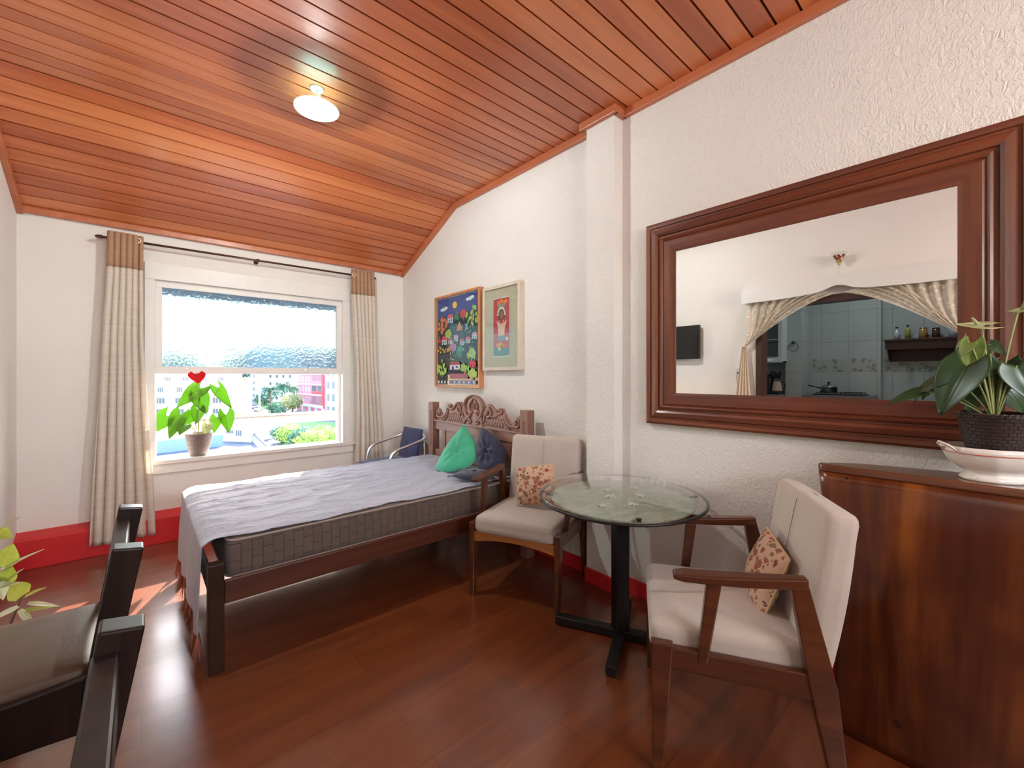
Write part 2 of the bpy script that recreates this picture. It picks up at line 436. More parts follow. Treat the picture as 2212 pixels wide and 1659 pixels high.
wpart('casing', [(0.025, 0.092, yf, YW+0.02, 0.678, 2.222), (1.662, 1.745, yf, YW+0.02, 0.678, 2.222), (0.025, 1.745, yf-0.004, YW+0.02, 2.222, 2.362)], M_WHITE)
wpart('jamb', [(0.025, 0.092, YW+0.02, YW+0.165, 0.678, 2.222), (1.662, 1.745, YW+0.02, YW+0.165, 0.678, 2.222), (0.025, 1.745, YW+0.02, YW+0.165, 2.222, 2.30)], M_WHITE)
wpart('sill', [(-0.03, 1.80, YW-0.035, YW+0.20, 0.645, 0.678)], M_WHITE)
wpart('apron_board', [(-0.01, 1.78, YW-0.018, YW, 0.565, 0.645)], M_WHITE)
ys = YW+0.01
wpart('upper_sash', [(0.092, 0.140, ys, ys+0.035, 1.484, 2.164), (1.606, 1.662, ys, ys+0.035, 1.484, 2.164), (0.092, 1.662, ys, ys+0.035, 2.164, 2.222), (0.092, 1.662, ys-0.006, ys+0.035, 1.42, 1.484)], M_WHITE)
wpart('frosted_pane', [(0.135, 1.612, ys+0.014, ys+0.019, 1.478, 2.17)], frosted(), 0)
wpart('lower_track', [(0.092, 0.104, YW+0.05, YW+0.12, 0.678, 1.42), (1.636, 1.662, YW+0.05, YW+0.12, 0.678, 1.42)], M_WHITE)
mb = MB(); mb.box(XL-0.6, XR+0.6, YW+0.16, YW+0.72, 2.20, 2.36); struct('roof_eave', mb, plain('eave_grey', (0.50, 0.52, 0.55), 0.8))
wpart('sash_handle', [(0.84, 0.905, ys-0.018, ys-0.006, 1.447, 1.457)], M_WHITE)
wpart('sash_catch', [(0.300, 0.320, ys-0.014, ys-0.006, 1.462, 1.474)], plain('latch_brass', (0.8, 0.72, 0.6), 0.3, 1.0))
wpart('sash_catch', [(1.275, 1.293, ys-0.016, ys-0.006, 1.452, 1.480)], MATS['latch_brass'])

# ================================================================== curtains and rod
M_ROD = plain('bronze_rod', (0.10, 0.045, 0.03), 0.35, 0.6)
rod = thing('curtain_rod', 'dark bronze curtain rod with small end knobs above the window', 'curtain rod', (0.87, 4.63, 2.50))
mb = MB(); mb.tube([(-1.09, 0, -0.005), (1.09, 0, 0.005)], 0.0095, 12); mb.build('pole', M_ROD, rod)
for sx in (-1, 1):
    mb = MB(); mb.lathe([(0.0, -0.02), (0.012, -0.018), (0.016, -0.005), (0.013, 0.012), (0.007, 0.026), (0, 0.03)], 12, (0, 0, 0), M=T(sx*1.11, 0, sx*0.005) @ Ry(sx*PI/2)); mb.build('finial', M_ROD, rod)
for x in (-1.04, -0.03, 1.03):
    mb = MB(); mb.tube([(x, 0.093, 0), (x, 0.0, 0)], 0.006, 8); mb.lathe([(0.0, -0.012), (0.014, -0.012), (0.014, 0.012), (0, 0.012)], 12, (x, 0, 0)); mb.lathe([(0, 0), (0.02, 0), (0.02, 0.006), (0, 0.006)], 12, M=T(x, 0.093, 0) @ Rx(PI/2)); mb.build('bracket', M_ROD, rod, bevel=0)
def curtain_mats(tag_):
    def m_(name, col, tr):
        m, nt, b = new_mat(name)
        v = coords(nt, (1, 1, 0.06)); f = noise_t(nt, v, 60, 3); v2 = coords(nt, (0.08, 0.08, 1)); f2 = noise_t(nt, v2, 50, 3)
        c = mixc(nt, 0.5, ramp(nt, f, [(0.3, tuple(k*0.88 for k in col)), (0.7, col)]), ramp(nt, f2, [(0.3, tuple(k*0.86 for k in col)), (0.7, tuple(min(1, k*1.08) for k in col))]))
        nt.links.new(c, b.inputs['Base Color']); b.inputs['Roughness'].default_value = 0.85
        t = nt.nodes.new('ShaderNodeBsdfTranslucent'); nt.links.new(c, t.inputs[0])
        mx = nt.nodes.new('ShaderNodeMixShader'); mx.inputs[0].default_value = tr
        nt.links.new(b.outputs[0], mx.inputs[1]); nt.links.new(t.outputs[0], mx.inputs[2]); nt.links.new(mx.outputs[0], nt.nodes['Material Output'].inputs[0])
        bump(nt, f, 0.2, 0.002, b); return m
    return [m_('curtain_linen', (0.88, 0.80, 0.71), 0.30), m_('curtain_header', (0.48, 0.29, 0.18), 0.1)]
CM = curtain_mats('')
def curtain(label, rows, flat_side, folds, seed, x0, ztop, zband, zbot, hem_flare):
    """rows: (z, left, right) edges; flat_side: which edge keeps a flat unpleated strip"""
    root = thing('curtain', label, 'curtain', (x0, 4.60, ztop), group=None)
    rs = random.Random(seed); ph = [rs.uniform(-0.35, 0.35) for _ in range(folds*2+4)]
    NX, NZ = folds*14, 60
    def edge(z):
        for (za, la, ra), (zb, lb, rb) in zip(rows, rows[1:]):
            if z <= za and z >= zb:
                t = (za-z)/(za-zb); return la+(lb-la)*t, ra+(rb-ra)*t
        return rows[0][1:] if z > rows[0][0] else rows[-1][1:]
    def sheet(za, zb, nz):
        mb = MB(); vs = []; fs = []
        for j in range(nz+1):
            z = za+(zb-za)*j/nz; l, r = edge(z); dn = (ztop-z)/(ztop-zbot)
            A = 0.035*(1-0.25*dn)+0.010*dn
            for i in range(NX+1):
                s = i/NX
                fl = max(0, min(1, ((1-s) if flat_side > 0 else s)/0.30))     # 0 at the flat strip
                q = s*folds*2*PI + 0.8*math.sin(3.1*dn+s*5+seed) * dn
                yy = A*math.sin(q)*(0.25+0.75*fl) + 0.012*math.sin(q*0.5+2.0+4*dn)*dn
                xx = l+(r-l)*(s) + 0.012*math.cos(q)*fl
                vs.append((xx-x0, yy, z-ztop))
        for j in range(nz):
            for i in range(NX): fs.append((j*(NX+1)+i, j*(NX+1)+i+1, (j+1)*(NX+1)+i+1, (j+1)*(NX+1)+i))
        return mb.add(vs, fs, 0, True)
    o = sheet(zband, zbot, NZ).build('curtain_panel', CM[0], root); m = o.modifiers.new('solid', 'SOLIDIFY'); m.thickness = 0.002
    o = sheet(ztop, zband, 6).build('header_band', CM[1], root); m = o.modifiers.new('solid', 'SOLIDIFY'); m.thickness = 0.003
    return root
R1 = curtain('beige linen curtain with brown header hanging left of the window', [(2.525, -0.20, 0.016), (2.26, -0.205, 0.014), (1.7, -0.235, 0.018), (1.1, -0.262, 0.045), (0.6, -0.285, 0.075), (0.09, -0.305, 0.095)], 1, 6, 2, -0.1, 2.54, 2.262, 0.09, 0)
R2 = curtain('beige linen curtain with brown header hanging right of the window', [(2.56, 1.715, 1.955), (2.28, 1.716, 1.965), (1.5, 1.762, 1.985), (0.9, 1.770, 2.03), (0.15, 1.75, 2.07)], -1, 6, 5, 1.85, 2.56, 2.29, 0.12, 0)
M_EYE = plain('eyelet_metal', (0.8, 0.72, 0.62), 0.3, 0.9)
for root, xs in ((R1, (0.0-0.022+0.0, -0.07)), (R2, (1.742, 1.80))):
    for x in xs:
        mb = MB(); ring = [(0.021*math.cos(t), 0, 0.021*math.sin(t)) for t in [2*PI*i/20 for i in range(20)]]
        mb.tube(ring, 0.0055, 8, closed=True)
        mb.build('eyelet', M_EYE, root).location = (x-root.location.x, -0.012, 2.50-root.location.z)

# ================================================================== bed
M_BED = wood('bed_wood', (0.016, 0.005, 0.003), (0.030, 0.010, 0.006), (0.05, 0.018, 0.010), 'X', 1.0, rough=0.5, bmp=0.1, spec=0.25)
M_BEDR = wood('bed_rail_wood', (0.045, 0.012, 0.006), (0.075, 0.021, 0.010), (0.11, 0.034, 0.016), 'X', 1.0, rough=0.45, coat=0.0, bmp=0.1, spec=0.3)
M_HEAD = wood('headboard_wood', (0.19, 0.085, 0.062), (0.27, 0.13, 0.095), (0.34, 0.17, 0.125), 'Y', 1.0, rough=0.4, coat=0.15, bmp=0.12)
M_HEADV = wood('headboard_post_wood', (0.17, 0.075, 0.055), (0.24, 0.11, 0.08), (0.31, 0.15, 0.11), 'Z', 1.0, rough=0.4, coat=0.15, bmp=0.12)
bed = thing('bed', 'dark wooden double bed with a carved scroll headboard against the wall', 'bed', (1.27, 3.10, 0))
bo = Vector((1.27, 3.10, 0))
def bpart(mb, name, mat, bevel=0.004, parent=None): 
    mb.v = [tuple(Vector(p)-bo) for p in mb.v]
    return mb.build(name, mat, parent or bed, bevel=bevel)
for y in (2.445, 3.765):
    mb = MB(); mb.box(0.236, 0.300, y-0.033, y+0.033, 0, 0.512); bpart(mb, 'leg', M_BED, 0.004)
for y0, y1 in ((2.422, 2.445), (3.765, 3.795)):
    mb = MB(); mb.box(0.30, 2.25, y0, y1, 0.312, 0.425); bpart(mb, 'side_rail', M_BEDR, 0.006)
mb = MB(); mb.box(0.255, 0.285, 2.478, 3.732, 0.30, 0.37); bpart(mb, 'foot_rail', M_BEDR, 0.004)
for i in range(9):
    x = 0.42+i*0.21; mb = MB(); mb.box(x, x+0.08, 2.446, 3.764, 0.385, 0.403); bpart(mb, 'slat', M_BEDR, 0.002)
HX0 = 2.245                                                     # front face of the headboard
for y in (2.405, 3.80):
    mb = MB(); mb.box(HX0-0.022, HX0+0.055, y-0.043, y+0.043, 0, 1.135)
    for dz in (-0.016, 0.004): mb.box(HX0-0.026, HX0-0.02, y+dz, y+dz+0.008, 0.70, 1.055)
    bpart(mb, 'headboard_post', M_HEADV, 0.004)
Yc = 3.103; HW = 0.655
def hpart(name, mb, bevel=0.003): return bpart(mb, name, M_HEAD, bevel)
mb = MB(); mb.box(HX0+0.002, HX0+0.036, 2.45, 3.757, 0.865, 0.945); mb.box(HX0-0.012, HX0+0.042, 2.45, 3.757, 0.945, 0.962); hpart('top_rail', mb)
mb = MB(); mb.box(HX0+0.002, HX0+0.036, 2.45, 3.757, 0.575, 0.665); hpart('middle_rail', mb)
for y in (2.53, 3.05, 3.60):
    mb = MB(); mb.box(HX0+0.004, HX0+0.034, y-0.03, y+0.03, 0.40, 0.865); hpart('stile', mb)
for a, b_ in ((2.56, 3.02), (3.08, 3.57)):
    mb = MB(); mb.box(HX0+0.012, HX0+0.028, a, b_, 0.665, 0.865); mb.box(HX0+0.002, HX0+0.02, a+0.035, b_-0.035, 0.695, 0.838); hpart('panel', mb, 0.006)
# carved crest: pierced-looking outline with scrolls in relief and a lattice ground
half = [(0.0, 0.268), (0.05, 0.262), (0.10, 0.24), (0.14, 0.20), (0.155, 0.165), (0.17, 0.150), (0.185, 0.170), (0.215, 0.196), (0.245, 0.192), (0.285, 0.165), (0.33, 0.148), (0.365, 0.150), (0.385, 0.168),
        (0.41, 0.165), (0.418, 0.140), (0.435, 0.125), (0.455, 0.095), (0.49, 0.066), (0.53, 0.055), (0.555, 0.075), (0.575, 0.105), (0.605, 0.118), (0.635, 0.100), (0.655, 0.088)]
def crest_pts(sc=1.0):
    pts = [(Yc-y, 0.962+z*sc) for y, z in reversed(half)]+[(Yc+y, 0.962+z*sc) for y, z in half[1:]]
    return [(Yc-HW, 0.962)]+pts+[(Yc+HW, 0.962)]
mb = MB(); ol = crest_pts(); n = len(ol)
vs_ = [(HX0+0.014, y, z) for y, z in ol]+[(HX0+0.034, y, z) for y, z in ol]
# triangle fan strips from the baseline so the concave outline fills cleanly
fs = []; base = len(vs_); xs_top = ol[1:-1]
for k, (y, z) in enumerate(xs_top): vs_ += [(HX0+0.014, y, 0.962), (HX0+0.034, y, 0.962)]
for k in range(len(xs_top)-1):
    fs.append((k+1, k+2, base+2*(k+1), base+2*k)); fs.append((n+k+1, base+2*k+1, base+2*(k+1)+1, n+k+2)); fs.append((k+1, n+k+1, n+k+2, k+2))
mb.add(vs_, fs); hpart('crest', mb, 0)
def spiral(cy, cz, r0, r1, a0, turns, n=26):
    return [(cy+(r0+(r1-r0)*i/n)*math.cos(a0+turns*2*PI*i/n), cz+(r0+(r1-r0)*i/n)*math.sin(a0+turns*2*PI*i/n)) for i in range(n+1)]
def bez(p0, p1, p2, p3, n=16):
    return [tuple((1-t)**3*a+3*(1-t)**2*t*b_+3*(1-t)*t*t*c+t**3*d for a, b_, c, d in zip(p0, p1, p2, p3)) for t in [i/n for i in range(n+1)]]
mb = MB()
def relief(pts, r=0.011):
    r = r*1.15
    P3 = [(HX0+0.008, Yc+y, 0.962+z) for y, z in pts]
    N = len(P3); rr = [r*(0.45+0.55*min(1, 4*min(i/N, 1-i/N)+0.25)) for i in range(N)]
    mb.tube(P3, rr, 8)
for s in (-1, 1):
    f = lambda pts: [(s*y, z) for y, z in pts]
    relief(f(bez((0.0, 0.262), (0.12, 0.262), (0.165, 0.17), (0.12, 0.115))+spiral(0.075, 0.105, 0.045, 0.012, -0.1, -0.9)), 0.013)          # centre oval
    relief(f(bez((0.012, 0.235), (0.02, 0.20), (0.085, 0.185), (0.05, 0.135))+bez((0.05, 0.135), (0.04, 0.115), (0.02, 0.12), (0.022, 0.10))), 0.008)
    relief(f(spiral(0.215, 0.130, 0.010, 0.052, 3.9, -0.95)+bez((0.24, 0.185), (0.30, 0.175), (0.32, 0.10), (0.375, 0.125))+spiral(0.378, 0.146, 0.022, 0.006, -1.2, 0.9)), 0.011)
    relief(f(bez((0.175, 0.085), (0.23, 0.10), (0.27, 0.09), (0.34, 0.095))), 0.007)
    relief(f(bez((0.43, 0.125), (0.455, 0.03), (0.52, 0.02), (0.565, 0.035))+spiral(0.590, 0.066, 0.038, 0.008, -1.9, 1.1)), 0.011)
    relief(f(bez((0.42, 0.115), (0.425, 0.06), (0.45, 0.02), (0.50, 0.004))), 0.008)
    relief(f(spiral(0.115, 0.062, 0.006, 0.024, 2.0, -1.0)+bez((0.12, 0.038), (0.14, 0.02), (0.17, 0.05), (0.165, 0.10))), 0.009)
    relief(f(spiral(0.055, 0.030, 0.006, 0.022, 0.5, 1.0)+bez((0.05, 0.052), (0.10, 0.07), (0.12, 0.02), (0.15, 0.006))), 0.009)
    for i in range(7):
        a = 0.175+i*0.036
        P = [(a, 0.006), (a+0.045, 0.082)]; Q = [(a+0.03, 0.006), (a-0.015, 0.082)]
        for q in (P, Q):
            mb.tube([(HX0+0.013, Yc+s*y, 0.962+z) for y, z in q], 0.0028, 6)
for k in range(3):
    for j in (-1, 0, 1): mb.sphere((HX0+0.003, Yc+j*0.018, 0.962+0.145+k*0.02), 0.009, 8, 6)
hpart('carving', mb, 0)
# mattress
def mattress_mat():
    m, nt, b = new_mat('mattress_quilted_side')
    tc = nt.nodes.new('ShaderNodeTexCoord'); sp = nt.nodes.new('ShaderNodeSeparateXYZ'); nt.links.new(tc.outputs['Object'], sp.inputs[0])
    ad = node(nt, 'ShaderNodeMath', operation='ADD'); nt.links.new(sp.outputs[0], ad.inputs[0]); nt.links.new(sp.outputs[1], ad.inputs[1])
    cb = nt.nodes.new('ShaderNodeCombineXYZ'); nt.links.new(sp.outputs[2], cb.inputs[0]); nt.links.new(ad.outputs[0], cb.inputs[1])
    br = nt.nodes.new('ShaderNodeTexBrick'); nt.links.new(cb.outputs[0], br.inputs['Vector']); br.inputs['Scale'].default_value = 1
    br.inputs['Brick Width'].default_value = 0.085; br.inputs['Row Height'].default_value = 0.048; br.inputs['Mortar Size'].default_value = 0.0018; br.inputs['Mortar Smooth'].default_value = 0.5
    br.inputs['Color1'].default_value = (0.12, 0.090, 0.078, 1); br.inputs['Color2'].default_value = (0.135, 0.10, 0.088, 1); br.inputs['Mortar'].default_value = (0.04, 0.03, 0.028, 1)
    nt.links.new(br.outputs['Color'], b.inputs['Base Color']); b.inputs['Roughness'].default_value = 0.85; b.inputs['Sheen Weight'].default_value = 0.15
    inv = node(nt, 'ShaderNodeMath', operation='MULTIPLY'); inv.inputs[1].default_value = -1; nt.links.new(br.outputs['Fac'], inv.inputs[0]); bump(nt, inv.outputs[0], 0.5, 0.004, b)
    return m
M_MATT = mattress_mat(); M_PIPE = plain('mattress_piping', (0.30, 0.24, 0.22), 0.7)
mat_t = thing('mattress', 'brown quilted mattress with piped edges lying on the bed frame', 'mattress', (1.265, 3.105, 0.405))
mb = MB(); mb.rbox((0, 0, 0.0985), (1.90, 1.29, 0.195), 0.035, 10); mb.build('mattress_body', M_MATT, mat_t)
for z in (0.012, 0.188):
    r = 0.06; X, Y = 0.948, 0.643; pts = []
    for cx, cy, a0 in ((X-r, Y-r, 0), (-X+r, Y-r, PI/2), (-X+r, -Y+r, PI), (X-r, -Y+r, 1.5*PI)):
        for i in range(7): a = a0+i/6*PI/2; pts.append((cx+r*math.cos(a), cy+r*math.sin(a), z))
    mb = MB(); mb.tube(pts, 0.0065, 8, closed=True); mb.build('piping', M_PIPE, mat_t)
# bedspread: lies on the mattress, hangs over the foot end with a tasselled fringe
def spread_mat():
    m, nt, b = new_mat('bedspread_cotton')
    col = (0.45, 0.47, 0.56); v = coords(nt)
    f2 = noise_t(nt, v, 300, 2); nt.links.new(ramp(nt, f2, [(0.35, tuple(c*0.86 for c in col)), (0.65, col)]), b.inputs['Base Color'])
    b.inputs['Roughness'].default_value = 0.9; b.inputs['Sheen Weight'].default_value = 0.2
    a1 = noise_t(nt, coords(nt, (1.0, 5.0, 1)), 3.2, 5, 0.6, 1.6); a2 = noise_t(nt, coords(nt, (4, 9, 2), rot=(0, 0, 0.4)), 3.0, 4, 0.55, 2.0)
    s = node(nt, 'ShaderNodeMath', operation='ADD'); nt.links.new(a1, s.inputs[0]); nt.links.new(a2, s.inputs[1])
    bump(nt, s.outputs[0], 0.55, 0.022, b); return m
M_SPR = spread_mat(); M_FRINGE = plain('fringe_rust', (0.42, 0.15, 0.09), 0.9, var=0.2)
spr = thing('bedspread', 'pale grey cotton bedspread with rust tassels hanging over the foot of the bed', 'bedspread', (1.25, 3.10, 0.60))
so_ = Vector((1.25, 3.10, 0.60))
NX, NY = 240, 140; vs_ = []; fs = []
def near_edge(x): return 2.478+0.012*math.sin(x*7)+0.006*math.sin(x*23) + 0.03*max(0, (x-0.9))*0.5
TOPL = 1.93
for i in range(NX+1):
    s = i/NX*(TOPL+0.44)                # arc length from the head end
    for j in range(NY+1):
        t = j/NY
        if s <= TOPL-0.03: x = 2.21-s; z = 0.606
        else:
            q = s-(TOPL-0.03)
            if q < 0.05: a = q/0.05*PI/2; x = 0.31-0.088*math.sin(a); z = 0.606-0.03*(1-math.cos(a))
            else: x = 0.222-0.012*min(1, (q-0.05)/0.35); z = 0.576-(q-0.05)
        yn = near_edge(x) if s <= TOPL else near_edge(0.31)+0.004+(s-TOPL)*0.03
        yf_ = 3.765+0.008*math.sin(x*9) if s <= TOPL else 3.765+(s-TOPL)*0.14
        y = yn+(yf_-yn)*t
        if s <= TOPL: z += 0.004+0.003*noise.noise(Vector((x*3, y*7, 0)))+0.010*(1-abs(noise.noise(Vector((x*1.7+0.5*y, y*6.5-0.9*x, 4)))))**14+0.007*(1-abs(noise.noise(Vector((x*4+y*2.0, y*11+1.6*x, 9)))))**12
        else: x += -0.012*math.sin(t*22+math.sin(t*9))*min(1, (s-TOPL)/0.2)-0.006
        if t == 0 and s < TOPL: z -= 0.004
        vs_.append((x, y, z))
for i in range(NX):
    for j in range(NY): fs.append((i*(NY+1)+j, (i+1)*(NY+1)+j, (i+1)*(NY+1)+j+1, i*(NY+1)+j+1))
mb = MB(); mb.add([tuple(Vector(p)-so_) for p in vs_], fs, 0, True); o = mb.build('cloth', M_SPR, spr); m_ = o.modifiers.new('solid', 'SOLIDIFY'); m_.thickness = 0.003; m_.offset = 1
rs = random.Random(11)
for k in range(16):
    t = k/15; i = NX; j = int(t*NY); p = Vector(vs_[i*(NY+1)+j]); mb = MB(); L = rs.uniform(0.09, 0.125)
    for q in range(22):
        a = rs.uniform(0, 2*PI); e = rs.uniform(0.010, 0.030); sway = rs.uniform(-0.01, 0.01)
        c0 = p+Vector((0, 0, 0.004)); c1 = p+Vector((0.006*math.cos(a), 0.007*math.sin(a), -0.022)); c2 = p+Vector((e*math.cos(a)*0.8, e*math.sin(a)+sway, -L*rs.uniform(0.8, 1)))
        mb.tube([c0-so_, c1-so_, (c1+c2)/2-so_+Vector((0, 0.004*math.sin(q), 0)), c2-so_], [0.0022, 0.0018, 0.0016, 0.0010], 5)
    mb.build('tassel', M_FRINGE, spr)

# ================================================================== cushions
def pillow_mesh(w, h, t, tuft=0.0, seed=0, n=30, puff=0.5):
    """soft square cushion in the XZ plane, thickness along Y"""
    mb = MB(); rs = random.Random(seed); vs = []; fs = []
    for side in (1, -1):
        base = len(vs)
        for i in range(n+1):
            for j in range(n+1):
                u = -1+2*i/n; v = -1+2*j/n
                pin = 1-0.10*(1-abs(u)**2)*abs(v)**3; pin2 = 1-0.10*(1-abs(v)**2)*abs(u)**3
                th = t/2*((1-u**2)*(1-v**2))**puff
                r = math.hypot(u, v)
                if tuft:
                    th *= 1-tuft*math.exp(-(r/0.16)**2)
                    a = math.atan2(v, u); th *= 1-0.16*tuft*(0.5+0.5*math.cos(a*9+seed))*math.exp(-((r-0.42)/0.32)**2)
                th *= 1+0.10*noise.noise(Vector((u*2.3+seed, v*2.3, side)))
                vs.append((u*w/2*pin, side*th, v*h/2*pin2))
        for i in range(n):
            for j in range(n):
                q = (base+i*(n+1)+j, base+(i+1)*(n+1)+j, base+(i+1)*(n+1)+j+1, base+i*(n+1)+j+1)
                fs.append(q if side < 0 else tuple(reversed(q)))
    mb.add(vs, fs, 0, True); return mb
def cushion(name, label, mat, size, t, loc, M, tuft=0.0, seed=0, piping=None, button=None, cat='cushion', group=None):
    root = thing(name, label, cat, loc, 0, group); root.matrix_world = T(*loc) @ M
    root.location = loc; root.rotation_euler = M.to_euler()
    o = pillow_mesh(size[0], size[1], t, tuft, seed).build('cushion_cover', mat, root)
    if piping:
        n = 12; w, h = size[0]/2, size[1]/2; pts = []
        for a, b_ in (((-1, -1), (1, -1)), ((1, -1), (1, 1)), ((1, 1), (-1, 1)), ((-1, 1), (-1, -1))):
            for k in range(n):
                u = a[0]+(b_[0]-a[0])*k/n; v = a[1]+(b_[1]-a[1])*k/n
                pts.append((u*w*(1-0.10*(1-abs(u)**2)*abs(v)**3), 0, v*h*(1-0.10*(1-abs(v)**2)*abs(u)**3)))
        mb = MB(); mb.tube(pts, 0.0042, 6, closed=True); mb.build('piping', piping, root)
    if button:
        for s in (-1,):
            mb = MB(); mb.sphere((0, s*(t/2*(1-tuft)+0.001), 0), 0.012, 12, 8, sc=(1, 0.5, 1)); mb.build('button', button, root)
    return root
M_GREEN = plain('green_cotton', (0.045, 0.40, 0.23), 0.8, var=0.14, vscale=5, bmp=0.15, bscale=200, sheen=0.3)
M_NAVY = plain('navy_cotton', (0.010, 0.011, 0.042), 0.8, var=0.2, vscale=5, bmp=0.15, bscale=200, sheen=0.3)
def face(dirx, diry, tilt, roll):
    """cushion whose front (-Y) looks along (dirx, diry), leaning back by tilt, rolled about its own normal"""
    a = math.atan2(diry, dirx)+PI/2
    return Rz(a) @ Rx(-tilt) @ Ry(roll)
def slumped(label, mat, A, B, Cc, D, puff, seed, bulge=0.0):
    """tufted square cushion, its four corners given, sagging between headboard and mattress"""
    A, B, Cc, D = (Vector(p) for p in (A, B, Cc, D)); c = (A+B+Cc+D)/4; nrm = (B-A).cross(D-A).normalized()
    if nrm.x > 0: nrm = -nrm
    root = thing('cushion', label, 'cushion', tuple(c)); n = 34; mb = MB(); vs = []; fs = []
    for side in (1, -1):
        base = len(vs)
        for i in range(n+1):
            for j in range(n+1):
                u, v = i/n, j/n; U, V = 2*u-1, 2*v-1
                p = A*(1-u)*(1-v)+B*u*(1-v)+Cc*u*v+D*(1-u)*v
                out = (p-c); p = p+out.normalized()*bulge*((1-U*U)*V**4+(1-V*V)*U**4)*0.6
                th = ((1-U**2)*(1-V**2))**0.55; r = math.hypot(U, V); a = math.atan2(V, U)
                dim = 1-0.72*math.exp(-(r/0.17)**2)
                wr = 1-0.34*(0.5+0.5*math.cos(a*7+seed+0.8*math.sin(a*3)))*math.exp(-((r-0.45)/0.30)**2)
                th *= dim*wr*(1+0.26*noise.noise(Vector((U*1.8+seed, V*1.8, side))))
                vs.append(p+nrm*(side*th*puff)-c)
        for i in range(n):
            for j in range(n):
                q = (base+i*(n+1)+j, base+(i+1)*(n+1)+j, base+(i+1)*(n+1)+j+1, base+i*(n+1)+j+1); fs.append(q if side < 0 else tuple(reversed(q)))
    mb.add(vs, fs, 0, True); mb.build('cushion_cover', mat, root)
    mb = MB(); mb.sphere(nrm*(puff*0.30), 0.012, 12, 8); mb.build('button', mat, root)
slumped('emerald green tufted cushion leaning on the carved headboard', M_GREEN, (2.19, 3.16, 0.968), (2.09, 2.81, 0.735), (1.93, 2.87, 0.645), (1.84, 3.07, 0.635), 0.075, 1, 0.05)
slumped('navy tufted cushion leaning upright beside the green cushion', M_NAVY, (2.20, 2.905, 0.965), (2.18, 2.56, 0.79), (2.07, 2.56, 0.665), (2.07, 2.80, 0.675), 0.08, 2, 0.06)
cushion('cushion', 'navy cushion lying flat on the bed behind the armchair', M_NAVY, (0.25, 0.27), 0.075, (1.91, 2.61, 0.652), Rz(0.3) @ Rx(PI/2+0.0), 0.7, 3, None, M_NAVY)
mb = MB(); mb.tube([(1.80, 2.82, 0.619), (1.84, 2.80, 0.621), (1.88, 2.80, 0.619), (1.94, 2.775, 0.621)], 0.0035, 6)
o = mb.build('cushion_tie', M_NAVY, None); tag(o, 'thin navy cord lying on the bedspread near the cushions', 'cord')

